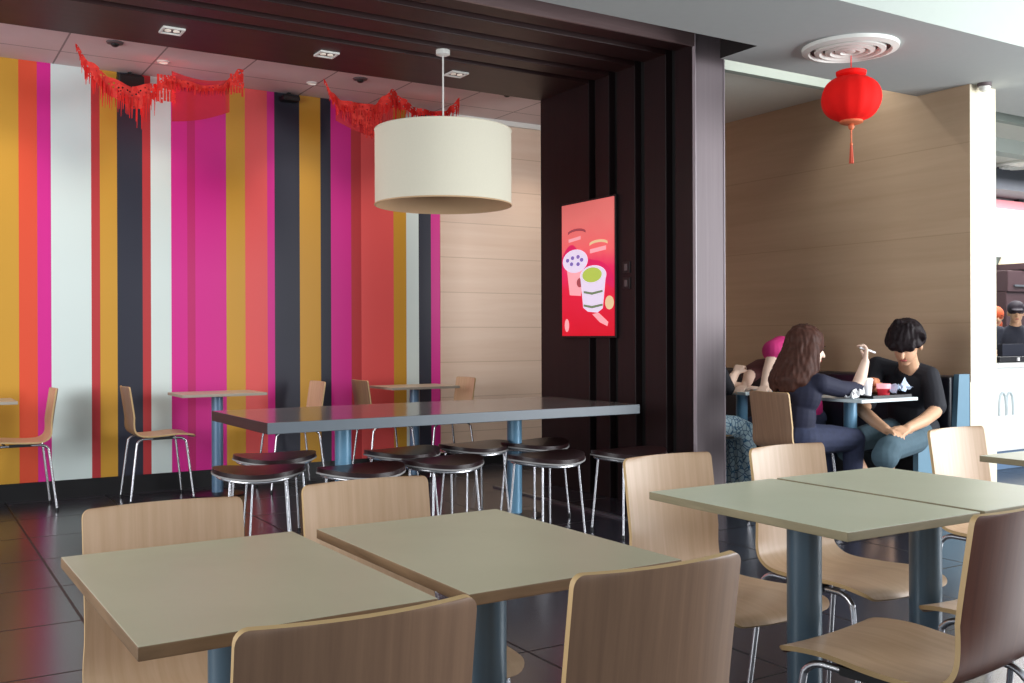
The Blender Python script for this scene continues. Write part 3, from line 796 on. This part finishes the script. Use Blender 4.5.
# ------------------------------------------------------------------ people
def rotm(fwd, up=(0, 0, 1)):
    f = V(fwd).normalized(); u = V(up); r = f.cross(u).normalized(); u = r.cross(f).normalized()
    return Matrix(((r.x, f.x, u.x), (r.y, f.y, u.y), (r.z, f.z, u.z)))   # local x=right, y=forward, z=up

class Body:
    def __init__(s): s.p = []
    def cap(s, a, ra, b, rb, mi): s.p.append(('c', V(a), ra, V(b), rb, mi))
    def chain(s, pts, mi):
        for (a, ra), (b, rb) in zip(pts[:-1], pts[1:]): s.cap(a, ra, b, rb, mi)
    def ell(s, c, rad, rot, mi): s.p.append(('e', V(c), V(rad), rot or Matrix.Identity(3), mi))
    def hand(s, w, d, nrm, mi, side=1, curl=35, k=1.0):
        """w wrist, d pointing along palm, nrm the way the palm faces, side: thumb on +/- lateral"""
        d = V(d).normalized(); nrm = V(nrm); nrm = (nrm - d * nrm.dot(d)).normalized(); lat = d.cross(nrm) * side
        w = V(w)
        for j in range(4):
            o = (1.5 - j) * .0185 * k
            s.cap(w + lat * o * .6 + d * .01, .0135 * k, w + lat * o + d * .075 * k, .0105 * k, mi)
            base = w + lat * o + d * .078 * k; ln_ = (.058, .066, .062, .048)[j] * k
            dd = (d * math.cos(R(curl * .6)) + nrm * math.sin(R(curl * .6)) + lat * (1.5 - j) * .06).normalized()
            mid = base + dd * ln_ * .5
            d2 = (d * math.cos(R(curl * 1.7)) + nrm * math.sin(R(curl * 1.7)) + lat * (1.5 - j) * .06).normalized()
            s.cap(base, .0085 * k, mid, .0078 * k, mi); s.cap(mid, .0078 * k, mid + d2 * ln_ * .55, .0065 * k, mi)
        tb = w + lat * .026 * k + d * .022 * k; tm = tb + (lat * .7 + d * .8 + nrm * .35).normalized() * .036 * k
        s.cap(tb, .0125 * k, tm, .0095 * k, mi); s.cap(tm, .0095 * k, tm + (d * .9 + lat * .15 + nrm * .5).normalized() * .03 * k, .0075 * k, mi)
    def head(s, c, rot, mi, k=1.0):
        c = V(c)
        s.ell(c + rot @ V((0, -.012, .02)) * k, V((.076, .094, .092)) * k, rot, mi)
        s.ell(c + rot @ V((0, .02, -.035)) * k, V((.058, .066, .075)) * k, rot, mi)
        s.ell(c + rot @ V((0, .055, -.088)) * k, V((.026, .024, .02)) * k, rot, mi)
        s.cap(c + rot @ V((0, .086, .004)) * k, .008 * k, c + rot @ V((0, .100, -.026)) * k, .012 * k, mi)
        for x in (-1, 1): s.ell(c + rot @ V((x * .076, -.005, -.012)) * k, V((.011, .02, .032)) * k, rot, mi)
    def mesh(s, name, mats, origin, voxel=.006, smooth=4, parent=None, wob=0.0):
        mb = MB(); origin = V(origin)
        for q in s.p:
            if q[0] == 'e': mb.ball(q[1], q[2], q[3], 20, 14)
            else:
                _, a, ra, b, rb, _m = q
                L = (b - a).length
                mb.ball(a, (ra,) * 3, None, 14, 10); mb.ball(b, (rb,) * 3, None, 14, 10)
                if L > 1e-4: mb.tube([a, b], [ra, rb], 14)
        o = mb.build(name + '_raw', mats[0])
        md = o.modifiers.new('r', 'REMESH'); md.mode = 'VOXEL'; md.voxel_size = voxel; md.use_smooth_shade = True
        if smooth:
            sm = o.modifiers.new('s', 'SMOOTH'); sm.factor = .5; sm.iterations = smooth
        dg = bpy.context.evaluated_depsgraph_get(); dg.update()
        me = bpy.data.meshes.new_from_object(o.evaluated_get(dg))
        raw = o.data; bpy.data.objects.remove(o); bpy.data.meshes.remove(raw)
        me.name = name; me.materials.clear()
        for mt in mats: me.materials.append(mt)
        n = len(me.polygons); C = np.empty(n * 3); me.polygons.foreach_get('center', C); C = C.reshape(-1, 3)
        best = np.full(n, 1e9); idx = np.zeros(n, int)
        for q in s.p:
            if q[0] == 'e':
                P = (C - np.array(q[1])) @ np.array(q[3]); rr = np.array(q[2])
                kk = np.linalg.norm(P / rr, axis=1); dist = (kk - 1) * rr.min(); mi = q[4]
            else:
                a, b = np.array(q[1]), np.array(q[3]); ab = b - a; L2 = max(ab @ ab, 1e-9)
                t = np.clip(((C - a) @ ab) / L2, 0, 1)
                dist = np.linalg.norm(C - a - t[:, None] * ab, axis=1) - (q[2] + (q[4] - q[2]) * t); mi = q[5]
            w = dist < best; best[w] = dist[w]; idx[w] = mi
        me.polygons.foreach_set('material_index', idx.astype(np.int32)); me.polygons.foreach_set('use_smooth', [True] * n)
        nv = len(me.vertices); X = np.empty(nv * 3); me.vertices.foreach_get('co', X); X = X.reshape(-1, 3)
        if wob:
            for i in range(nv):
                p = V(X[i]); f = noise.noise(V((p.x * 55, p.y * 55, p.z * 9)))
                g = p - V(s.p[0][1]); g.z *= .2
                X[i] += np.array(g.normalized() * f * wob)
        X -= np.array(origin); me.vertices.foreach_set('co', X.ravel()); me.update()
        ob = bpy.data.objects.new(name, me); col.objects.link(ob)
        if parent: ob.parent = parent
        else: ob.location = origin
        return ob

def face_parts(body, c, rot, origin, k=1.0, brow='hair_black'):
    c = V(c); origin = V(origin)
    def bit(name, loc, rad, mat):
        mb = MB(); mb.ball(c + rot @ V(loc) * k - origin, V(rad) * k, rot, 12, 8); mb.build(name, mat, body, smooth=True)
    for x in (-1, 1):
        bit('eye', (x * .030, .074, .006), (.012, .009, .0065), M['eye'])
        bit('eyebrow', (x * .031, .079, .026), (.018, .008, .0045), M[brow])
    bit('mouth', (0, .083, -.056), (.020, .008, .006), M['lip'])

def limb(b, pts, mi): b.chain(pts, mi)

# --- man in the black T-shirt
b = Body(); SK, TE, DN, SH = 0, 1, 2, 3
hc = V((5.47, 4.105, 1.085)); hr = rotm((-.86, -.34, -.62), (-.35, -.18, 1)); K = 1.16
b.head(hc, hr, SK, K)
b.cap((5.50, 4.12, 1.02), .058, (5.62, 4.185, .90), .066, SK)
chest = V((5.66, 4.21, .80))
tr = rotm((-1, -.12, -.1))
b.ell(chest, (.185, .12, .17), tr, TE)
b.ell((5.71, 4.24, .64), (.165, .125, .18), tr, TE); b.ell((5.74, 4.255, .53), (.175, .14, .11), tr, TE)
b.cap((5.61, 4.30, .905), .062, (5.57, 4.395, .93), .066, TE); b.cap((5.63, 4.13, .90), .062, (5.645, 4.06, .875), .064, TE)
b.cap((5.60, 4.2, .885), .068, (5.66, 4.22, .82), .10, TE)
# sleeves, arms
b.chain([((5.57, 4.40, .93), .068), ((5.45, 4.37, .80), .066), ((5.36, 4.325, .71), .070)], TE)
b.chain([((5.36, 4.325, .71), .046), ((5.27, 4.28, .655), .043), ((5.19, 4.12, .60), .038), ((5.125, 3.985, .563), .029)], SK)
b.chain([((5.645, 4.06, .875), .064), ((5.615, 4.01, .77), .064), ((5.59, 3.98, .69), .068)], TE)
b.chain([((5.59, 3.98, .69), .044), ((5.55, 3.955, .655), .043), ((5.39, 3.92, .61), .040), ((5.22, 3.905, .572), .031)], SK)
b.hand((5.21, 3.905, .570), (-1, -.10, -.16), (0.1, .55, -1), SK, -1, 40, 1.08)
b.hand((5.125, 3.975, .560), (-.30, -1, -.10), (-.3, .1, -1), SK, 1, 38, 1.08)
# legs
b.chain([((5.72, 4.20, .50), .098), ((5.42, 4.01, .485), .088), ((5.02, 3.885, .462), .078)], DN)
b.chain([((5.72, 4.34, .50), .098), ((5.42, 4.30, .49), .086), ((5.10, 4.23, .47), .074)], DN)
b.chain([((5.02, 3.885, .462), .078), ((4.985, 3.885, .42), .080)], DN)
b.chain([((4.995, 3.885, .43), .055), ((5.0, 3.90, .30), .052), ((5.04, 3.91, .10), .034)], SK)
b.chain([((5.10, 4.23, .47), .074), ((5.08, 4.23, .42), .078)], DN)
b.chain([((5.085, 4.23, .43), .054), ((5.13, 4.19, .30), .050), ((5.24, 4.13, .10), .034)], SK)
b.chain([((5.06, 3.91, .05), .042), ((4.93, 3.88, .036), .034)], SH); b.chain([((5.26, 4.13, .05), .042), ((5.13, 4.13, .036), .034)], SH)
man = b.mesh('person', [M['skin'], M['tee_black'], M['denim_teal'], M['shoe']], (5.6, 4.2, .45), .0058, 4)
tag(man, 'person in black T-shirt with bushy black hair, head bowed, seated on the bench', 'person', 'seated diners')
face_parts(man, hc, hr, (5.6, 4.2, .45), K)
h = Body()
h.ell(hc + hr @ V((0, -.020, .050)) * K, V((.094, .108, .080)) * K, hr, 0)
h.ell(hc + hr @ V((0, .050, .052)) * K, V((.078, .052, .034)) * K, hr, 0)
for x in (-1, 1):
    h.ell(hc + hr @ V((x * .070, .010, .034)) * K, V((.030, .062, .042)) * K, hr, 0)
    h.ell(hc + hr @ V((x * .060, -.062, .004)) * K, V((.036, .046, .056)) * K, hr, 0)
h.ell(hc + hr @ V((0, -.085, .0)) * K, V((.060, .036, .070)) * K, hr, 0)
for x, y, z in ((-.045, .088, .034), (.0, .094, .030), (.042, .088, .036), (-.092, .02, .060), (.03, -.02, .120), (-.03, .01, .118)):
    h.ell(hc + hr @ V((x, y, z)) * K, V((.028, .020, .026)) * K, hr, 0)
h.mesh('hair', [M['hair_black']], (5.6, 4.2, .45), .006, 8, man, .008)

# --- woman with long brown hair, facing right
b = Body(); SK, TE, DN, SH = 0, 1, 2, 3
OW = (4.66, 4.27, .45)
wc = V((4.745, 4.262, 1.055)); wr = rotm((.93, -.34, -.14)); K = 1.12
b.head(wc, wr, SK, K)
b.cap((4.73, 4.26, .98), .047, (4.70, 4.255, .88), .054, SK)
tr = rotm((1, 0, -.15))
b.ell((4.665, 4.255, .785), (.155, .105, .15), tr, TE); b.ell((4.64, 4.26, .64), (.135, .10, .16), tr, TE)
b.ell((4.64, 4.265, .52), (.165, .13, .11), tr, DN)
b.cap((4.69, 4.19, .868), .056, (4.70, 4.115, .85), .058, TE); b.cap((4.70, 4.33, .87), .056, (4.73, 4.40, .855), .058, TE)
b.chain([((4.70, 4.115, .85), .060), ((4.85, 4.105, .815), .053), ((4.99, 4.115, .805), .049), ((5.015, 4.115, .815), .046)], TE)
b.chain([((5.01, 4.115, .815), .036), ((5.04, 4.10, .89), .036), ((5.068, 4.092, .975), .025)], SK)
b.hand((5.068, 4.092, .975), (.16, .02, 1), (-.7, .7, 0), SK, -1, 62, 1.0)
b.chain([((4.73, 4.40, .855), .058), ((4.86, 4.47, .79), .052), ((4.95, 4.48, .785), .046)], TE)
b.chain([((4.95, 4.48, .785), .036), ((5.05, 4.44, .785), .034), ((5.14, 4.40, .78), .025)], SK)
b.hand((5.14, 4.40, .778), (1, -.3, -.05), (0, 0, -1), SK, 1, 20, .95)
b.chain([((4.66, 4.20, .515), .098), ((4.86, 4.19, .505), .088), ((5.06, 4.175, .49), .072)], DN)
b.chain([((4.66, 4.34, .515), .098), ((4.86, 4.345, .505), .088), ((5.045, 4.36, .49), .072)], DN)
b.chain([((5.06, 4.175, .49), .070), ((5.05, 4.175, .30), .058), ((5.03, 4.17, .09), .046)], DN)
b.chain([((5.045, 4.36, .49), .070), ((5.03, 4.37, .30), .058), ((5.01, 4.38, .09), .046)], DN)
for y in (4.17, 4.38): b.chain([((5.02, y, .045), .040), ((5.15, y, .034), .032)], SH)
wom = b.mesh('person', [M['skin_pale'], M['navy'], M['denim'], M['shoe']], OW, .0058, 4)
tag(wom, 'person with long brown hair in navy top, back turned, one hand raised at the table', 'person', 'seated diners')
face_parts(wom, wc, wr, OW, K, 'hair_brown')
h = Body()
h.ell(wc + wr @ V((0, -.022, .036)) * K, V((.096, .108, .100)) * K, wr, 0)
for i in range(17):
    a = -106 + 212 * i / 16          # around the back of the head, open at the face
    sx, sy = math.sin(R(a)), -math.cos(R(a))
    p0 = wc + wr @ V((.078 * sx, .085 * sy - .015, .02)) * K
    p1 = wc + wr @ V((.098 * sx, .108 * sy - .028, -.10)) * K
    p2 = wc + wr @ V((.112 * sx, .100 * sy - .062, -.185)) * K
    p3 = wc + wr @ V((.100 * sx + .012 * math.sin(i * 2.1), .075 * sy - .078, -.235 - .012 * math.cos(i * 1.7))) * K
    
    h.chain([(p0, .030), (p1, .034), (p2, .032), (p3, .018)], 0)
h.mesh('hair', [M['hair_brown']], OW, .008, 3, wom, .011)
m = MB(); m.tube([(5.03, 4.10, 1.062), (5.10, 4.09, 1.045), (5.15, 4.085, 1.03)], .006, 8)
o = m.build('white_straw', M['white_paper']); tag(o, 'short white stick held in the raised hand of the long-haired woman', 'straw')

# --- person in the magenta shirt at the second bench table
b = Body(); OP = (5.55, 5.1, .45)
pc = V((5.545, 5.06, 1.03)); pr_ = rotm((-1, -.1, -.35)); b.head(pc, pr_, 0, 1.0)
b.cap((5.55, 5.07, .97), .05, (5.58, 5.10, .90), .056, 0)
tr = rotm((-1, 0, -.3))
b.ell((5.60, 5.13, .83), (.18, .12, .16), tr, 1); b.ell((5.68, 5.15, .64), (.16, .12, .18), tr, 1)
b.ell((5.72, 5.16, .52), (.17, .14, .11), tr, 2)
b.cap((5.56, 5.05, .93), .075, (5.44, 5.02, .985), .080, 1)
b.chain([((5.44, 5.02, 1.0), .086), ((5.30, 5.00, 1.05), .086), ((5.21, 4.985, 1.03), .078)], 1)
b.chain([((5.22, 4.985, 1.01), .046), ((5.17, 4.965, .955), .044), ((5.10, 4.93, .88), .040), ((5.03, 4.89, .80), .030)], 0)
b.hand((5.03, 4.89, .795), (-.8, -.45, -.35), (0, 0, -1), 0, 1, 30, 1.05)
b.chain([((5.56, 5.22, .92), .07), ((5.40, 5.30, .90), .066), ((5.28, 5.28, .86), .066)], 3)  # far sleeve of the magenta shirt, in its painted-shade colour
b.chain([((5.28, 5.28, .86), .044), ((5.12, 5.14, .82), .038), ((5.0, 5.05, .79), .028)], 0)
b.hand((5.0, 5.05, .785), (-1, -.5, -.1), (0, 0, -1), 0, -1, 25, 1.0)
for y0, y1 in ((5.08, 5.06), (5.24, 5.30)):
    b.chain([((5.70, y0, .50), .095), ((5.25, y1, .47), .072), ((5.25, y1, .42), .066), ((5.30, y1, .08), .045)], 2); b.chain([((5.30, y1, .045), .04), ((5.17, y1, .034), .03)], 2)
pk = b.mesh('person', [M['skin_pale'], M['pink'], M['denim'], M['pink_shaded']], OP, .0065, 4)
tag(pk, 'person in magenta short-sleeved shirt leaning arms on the second bench table', 'person', 'seated diners')
face_parts(pk, pc, pr_, OP, 1.0)
h = Body(); h.ell(pc + pr_ @ V((0, -.02, .03)), (.085, .102, .088), pr_, 0); h.ell(pc + pr_ @ V((0, -.06, -.03)), (.07, .06, .07), pr_, 0); h.mesh('hair', [M['hair_black']], OP, .008, 2, pk, .004)

# --- person in the batik skirt, mostly behind the column
b = Body(); OB = (4.80, 5.22, .45)
bc = V((4.80, 5.22, 1.12)); br_ = rotm((1, 0, -.1)); b.head(bc, br_, 0, 1.0)
b.cap((4.79, 5.22, 1.04), .048, (4.78, 5.22, .94), .054, 0)
tr = rotm((1, 0, -.1))
b.ell((4.77, 5.22, .83), (.165, .11, .16), tr, 1); b.ell((4.77, 5.22, .64), (.15, .11, .18), tr, 1)
b.chain([((4.79, 5.09, .90), .06), ((4.83, 5.07, .81), .055), ((4.87, 5.08, .775), .05)], 1)
b.chain([((4.87, 5.08, .785), .04), ((4.93, 5.10, .84), .036), ((4.985, 5.12, .875), .027)], 0)
b.hand((4.985, 5.12, .875), (.6, .2, .5), (.4, .3, -.8), 0, -1, 60, 1.0)
b.chain([((4.80, 5.35, .90), .06), ((4.85, 5.33, .82), .055), ((4.89, 5.26, .79), .05)], 1)
b.chain([((4.89, 5.26, .79), .040), ((4.95, 5.15, .79), .036), ((5.04, 5.07, .78), .027)], 0)
b.hand((5.04, 5.07, .778), (1, -.4, -.05), (0, 0, -1), 0, 1, 25, 1.0)
# skirt
b.ell((4.77, 5.22, .53), (.18, .15, .12), tr, 2)
for y in (5.12, 5.20, 5.28, 5.34):
    b.chain([((4.80, y, .51), .09), ((4.95, y - .01, .50), .085), ((5.05, y - .02, .475), .072), ((5.05, y - .03, .28), .078), ((5.04, y - .06, .10), .084)], 2)
b.chain([((5.02, 5.06, .40), .05), ((5.05, 5.0, .10), .066)], 2)
for y in (5.12, 5.28): b.chain([((5.06, y, .045), .04), ((5.17, y, .034), .03)], 3)
bt = b.mesh('person', [M['skin_pale'], M['tee_black'], M['batik'], M['shoe']], OB, .0065, 4)
tag(bt, 'person in blue batik skirt sitting behind the dark column', 'person', 'seated diners')
face_parts(bt, bc, br_, OB, 1.0)
h = Body(); h.ell(bc + br_ @ V((0, -.02, .03)), (.088, .106, .092), br_, 0); h.ell(bc + br_ @ V((0, -.07, -.08)), (.08, .06, .11), br_, 0); h.mesh('headscarf', [M['purple']], OB, .008, 2, bt)
c = place_chair(4.83, 5.22, -90, 'cafe chair hidden behind the dark column under the person in the batik skirt', 'chairs at the bench tables')

# ------------------------------------------------------------------ food on the bench table
t = empty('food_tray', (5.18, 4.12, .755)); tag(t, 'dark serving tray on the bench table under cups and food', 'tray')
m = MB(); m.box(-.17, .17, -.13, .13, 0, .006); m.build('tray_base', M['tray'], t)
m = MB(); m.box(-.18, .18, -.14, -.13, 0, .018); m.box(-.18, .18, .13, .14, 0, .018); m.box(-.18, -.17, -.13, .13, 0, .018); m.box(.17, .18, -.13, .13, 0, .018); m.build('tray_rim', M['tray'], t)
t = empty('paper_cup', (5.105, 4.12, .762)); tag(t, 'tall white cup with dark straw standing at left on the tray', 'cup')
m = MB(); m.lathe([(.032, 0), (.042, .095)], 28); m.build('cup_body', M['white_paper'], t, smooth=True)
m = MB(); m.lathe([(.045, .095), (.045, .102), (.038, .112)], 28); m.build('lid', M['white_metal'], t, smooth=True)
m = MB(); m.tube([(0, 0, .11), (.012, 0, .175)], .0045, 8); m.build('straw', M['tray'], t)
t = empty('red_cup', (5.215, 4.075, .762)); tag(t, 'short red and white cup in the middle of the tray', 'cup')
m = MB(); m.lathe([(.034, 0), (.040, .045)], 28); m.build('cup_body', M['red_cup'], t, smooth=True)
m = MB(); m.lathe([(.041, .045), (.043, .075)], 28); m.build('cup_rim', M['p_pink'], t, smooth=True)
b = Body(); rnd = random.Random(5)
for i in range(16): b.ell((5.27 + rnd.uniform(-.06, .05), 4.16 + rnd.uniform(-.05, .05), .79 + rnd.uniform(-.01, .075)), (rnd.uniform(.018, .03), rnd.uniform(.018, .03), rnd.uniform(.014, .022)), None, 0)
b.ell((5.27, 4.16, .785), (.07, .06, .022), None, 0)
fd = b.mesh('fried_food', [M['food']], (5.28, 4.15, .762), .006, 1); tag(fd, 'heap of fried food pieces on the tray behind the red cup', 'food', None, 'stuff')
def crumple(name, label, loc, sx, sy, h_, mat, seed):
    mb = MB(); n = 10; rnd = random.Random(seed)
    for i in range(n + 1):
        for j in range(n + 1):
            u, v = i / n - .5, j / n - .5
            mb.v.append((u * sx, v * sy, .004 + h_ * (abs(noise.noise(V((u * 4 + seed, v * 4, 0)))) + .5 * max(0, u + .2))))
    for i in range(n):
        for j in range(n):
            a = i * (n + 1) + j; mb.f.append((a, a + n + 1, a + n + 2, a + 1)); mb.m.append(0)
    o = mb.build(name, mat, None, loc, smooth=True); tag(o, label, 'paper'); return o
crumple('burger_wrapper', 'open pale blue food wrapper at the right edge of the tray', (5.30, 4.05, .775), .17, .14, .10, M['blue_paper'], 2)
crumple('napkin', 'crumpled white napkin on the table beside the sleeve of the woman', (4.91, 4.06, .756), .11, .10, .07, M['white_paper'], 9)

# ------------------------------------------------------------------ counter and kitchen at far right
ct = empty('service_counter', (8.9, 5.0, 0)); tag(ct, 'white service counter with pale arched logo beyond the partition', 'counter')
m = MB(); m.box(-2.3, 3.6, 0, .55, .16, .86); m.build('front_panel', M['counter'], ct)
m = MB(); m.box(-2.3, 3.6, .04, .55, 0, .16); m.build('toe_kick', M['toe'], ct)
m = MB(); m.box(-2.3, 3.6, -.03, .58, .86, .895); m.build('worktop', M['counter'], ct, bevel=.004)
m = MB()
for x in (-.985, -.885):
    pts = [(x + .048 * math.cos(R(a)), -.006, .50 + .15 * max(0, math.sin(R(a))) ** .7) for a in range(180, -1, -12)]
    m.tube([(pts[0][0], -.006, .46)] + pts + [(pts[-1][0], -.006, .46)], .009, 6)
m.build('logo', M['logo'], ct, smooth=True)
m = MB(); m.box(6.46, 14, 7.0, 7.15, 0, 3.0); struct(m.build('wall_kitchen', M['kitchen_wall']))
m = MB(); m.box(6.46, 14, 6.55, 7.0, 2.74, 2.99); struct(m.build('trim_8', M['dark_blue_grey']))
m = MB(); m.box(6.46, 14, 5.6, 5.75, 2.86, 2.99); struct(m.build('trim_9', M['ceil_white']))
t = empty('menu_board', (11.3, 6.95, 2.05)); tag(t, 'glowing white menu board behind the counter at right edge', 'menu board')
m = MB(); m.box(-.9, .9, 0, .04, 0, .56); m.build('lit_panel', M['board'], t)
m = MB(); m.box(-.9, .9, -.01, .04, .56, .66); m.build('pink_header', M['board_pink'], t)
m = MB(); m.box(.02, .12, -.02, .04, .66, .78); m.build('bracket', M['black_plastic'], t)
t = empty('oven_hood', (11.2, 6.6, 1.95)); tag(t, 'beige rounded hood above dark cabinet behind the counter', 'kitchen hood')
m = MB(); pr2 = [(-.28, 0), (.7, 0), (.7, .24), (.2, .26), (-.05, .2), (-.2, .1)]
vs = [(x, 0, z) for x, z in pr2] + [(x, .35, z) for x, z in pr2]; k = len(pr2)
m.add(vs, [tuple(range(k)), tuple(range(2 * k - 1, k - 1, -1))] + [((i + 1) % k, i, k + i, k + (i + 1) % k) for i in range(k)]); m.build('cover', M['beige_box'], t, bevel=.01)
m = MB(); m.box(-.30, .7, -.01, .35, -.07, 0); m.build('lower_rim', M['brown_box'], t)
t = empty('warming_cabinet', (11.0, 6.62, 0)); tag(t, 'dark brown metal cabinet below the beige hood', 'cabinet')
m = MB(); m.box(-.4, .22, 0, .36, 1.62, 1.86); m.build('upper_box', M['brown_box'], t, bevel=.008)
m = MB(); m.box(-.4, .02, .02, .36, 0.0, 1.62); m.build('lower_box', M['brown_box'], t, bevel=.008)
m = MB(); m.box(-.3, .15, -.02, 0, 1.68, 1.70); m.build('handle', M['metal_strip'], t)

def crew(name, label, x, y, zhead, fwd, mats, k=.95, bowed=-.2):
    b = Body(); O = (x, y, 0); f = V(fwd).normalized(); rt = V((f.y, -f.x, 0))
    P = lambda r, fw, z: V((x, y, z)) + rt * r + f * fw
    c = P(0, .05, zhead); rot = rotm((f.x, f.y, bowed)); b.head(c, rot, 0, k)
    b.cap(P(0, .02, zhead - .08), .05, P(0, 0, zhead - .15), .058, 0)
    zs = zhead - .165; tr = rotm(f)
    b.ell(P(0, 0, zs - .13), (.17, .11, .18), tr, 1); b.ell(P(0, 0, zs - .38), (.15, .11, .2), tr, 1); b.ell(P(0, 0, zs - .52), (.16, .12, .12), tr, 2)
    for s in (-1, 1):
        b.chain([(P(s * .15, 0, zs - .03), .062), (P(s * .21, .04, zs - .18), .055)], 1)
        b.chain([(P(s * .21, .04, zs - .18), .042), (P(s * .22, .08, zs - .30), .040), (P(s * .12, .28, zs - .26), .028)], 0)
        b.hand(P(s * .12, .28, zs - .26), f - rt * s * .3, (0, 0, -1), 0, s, 30, 1.0)
        b.chain([(P(s * .08, 0, zs - .55), .09), (P(s * .09, .01, .45), .062), (P(s * .09, 0, .08), .045)], 2)
        b.chain([(P(s * .09, -.01, .045), .042), (P(s * .09, .13, .034), .032)], 2)
    o = b.mesh('person', mats, O, .0075, 4); tag(o, label, 'person', 'staff behind the counter')
    face_parts(o, c, rot, O, k); return o, c, rot, O, k
o, c, rot, O, k = crew('person', 'person in dark cap and dark uniform bending behind the counter, cut by right edge', 9.62, 5.93, 1.36, (-.75, -.6, 0), [M['skin'], M['uniform'], M['shoe']])
h = Body(); h.ell(c + rot @ V((0, -.012, .04)) * k, V((.088, .106, .085)) * k, rot, 0); h.ell(c + rot @ V((0, .10, .045)) * k, V((.06, .06, .012)) * k, rot, 0); h.mesh('cap', [M['cap']], O, .008, 2, o)
o, c, rot, O, k = crew('person', 'person with orange head covering and dark magenta top behind the counter', 10.02, 6.42, 1.33, (-.6, -.75, 0), [M['skin'], M['magenta_dark'], M['shoe']])
h = Body(); h.ell(c + rot @ V((0, -.015, .03)) * k, V((.09, .108, .09)) * k, rot, 0); h.ell(c + rot @ V((0, -.02, -.09)) * k, V((.085, .075, .08)) * k, rot, 0); h.mesh('head_covering', [M['orange']], O, .008, 2, o)
t = empty('counter_register', (8.42, 5.28, .895)); tag(t, 'dark low register on the counter top at the right edge', 'register')
m = MB(); m.box(-.28, .30, -.12, .14, 0, .05); m.build('base', M['tray'], t, bevel=.006)
m = MB(); m.box(-.05, .28, .0, .05, .05, .16); m.build('screen', M['uniform'], t, bevel=.004)
m = MB(); m.box(-.03, -.0, -.13, -.12, .012, .042); m.build('button', M['white_paper'], t)

# ------------------------------------------------------------------ light
w = bpy.data.worlds.new('world'); scene.world = w; w.use_nodes = True
bg = w.node_tree.nodes['Background']; bg.inputs[0].default_value = (0.86, 0.93, 1.0, 1); bg.inputs[1].default_value = 0.8

def area(name, loc, target, sx, sy, power, c=(1, 1, 1)):
    l = bpy.data.lights.new(name, 'AREA'); l.shape = 'RECTANGLE'; l.size = sx; l.size_y = sy; l.energy = power; l.color = c
    o = bpy.data.objects.new(name, l); col.objects.link(o); o.location = loc
    o.rotation_euler = (V(target) - V(loc)).to_track_quat('-Z', 'Y').to_euler(); return o
area('window_daylight', (7.2, 0.2, 1.7), (3.9, 3.2, 1.0), 3.6, 2.4, 390, (0.95, 0.98, 1.0))
area('left_fill', (-3.2, 3.2, 1.8), (2.5, 6.5, 1.4), 4.0, 2.4, 200, (0.98, 0.99, 1.0))  # added fill from the open left side, brightens the stripes; no window there
def spot(name, loc, power, size=R(110), c=(1, .9, .78)):
    l = bpy.data.lights.new(name, 'SPOT'); l.energy = power; l.spot_size = size; l.spot_blend = 1.0; l.color = c; l.shadow_soft_size = .06
    o = bpy.data.objects.new(name, l); col.objects.link(o); o.location = loc; return o
for x in (.6, 1.6, 2.7, 3.7, 4.9): spot('downlight_beam', (x, 7.2, 3.0), 33)
for x in (1.407, 2.377, 3.33): spot('canopy_beam', (x, 6.13, 2.94), 14)
area('kitchen_fill', (10.5, 5.9, 2.8), (10.5, 6.2, 0), 3, .8, 110)  # added fill to brighten the kitchen area, belongs to no fixture
area('hidden_slot_fill', (5.35, 4.76, 3.1), (5.35, 5.9, 1.2), 1.5, .12, 5, (1, .97, .93))  # added fill hidden in the ceiling gap, brightens partition and strip

# ------------------------------------------------------------------ camera
cam = bpy.data.cameras.new('camera'); co = bpy.data.objects.new('camera', cam); col.objects.link(co)
cam.sensor_width = 36; cam.lens = 1000.5 / 1024 * 36; cam.shift_y = -5.35 / 1024; cam.clip_start = .02
yaw = R(31.636)
co.matrix_world = Matrix.Translation((0, 0, 1.14)) @ Matrix.Rotation(-yaw, 4, 'Z') @ Matrix.Rotation(R(90), 4, 'X') @ Matrix.Rotation(R(-.2), 4, 'Z')
scene.camera = co
vs_ = scene.view_settings
vs_.view_transform = 'Standard'; vs_.look = 'None'; vs_.exposure = 0.08; vs_.gamma = 1.0
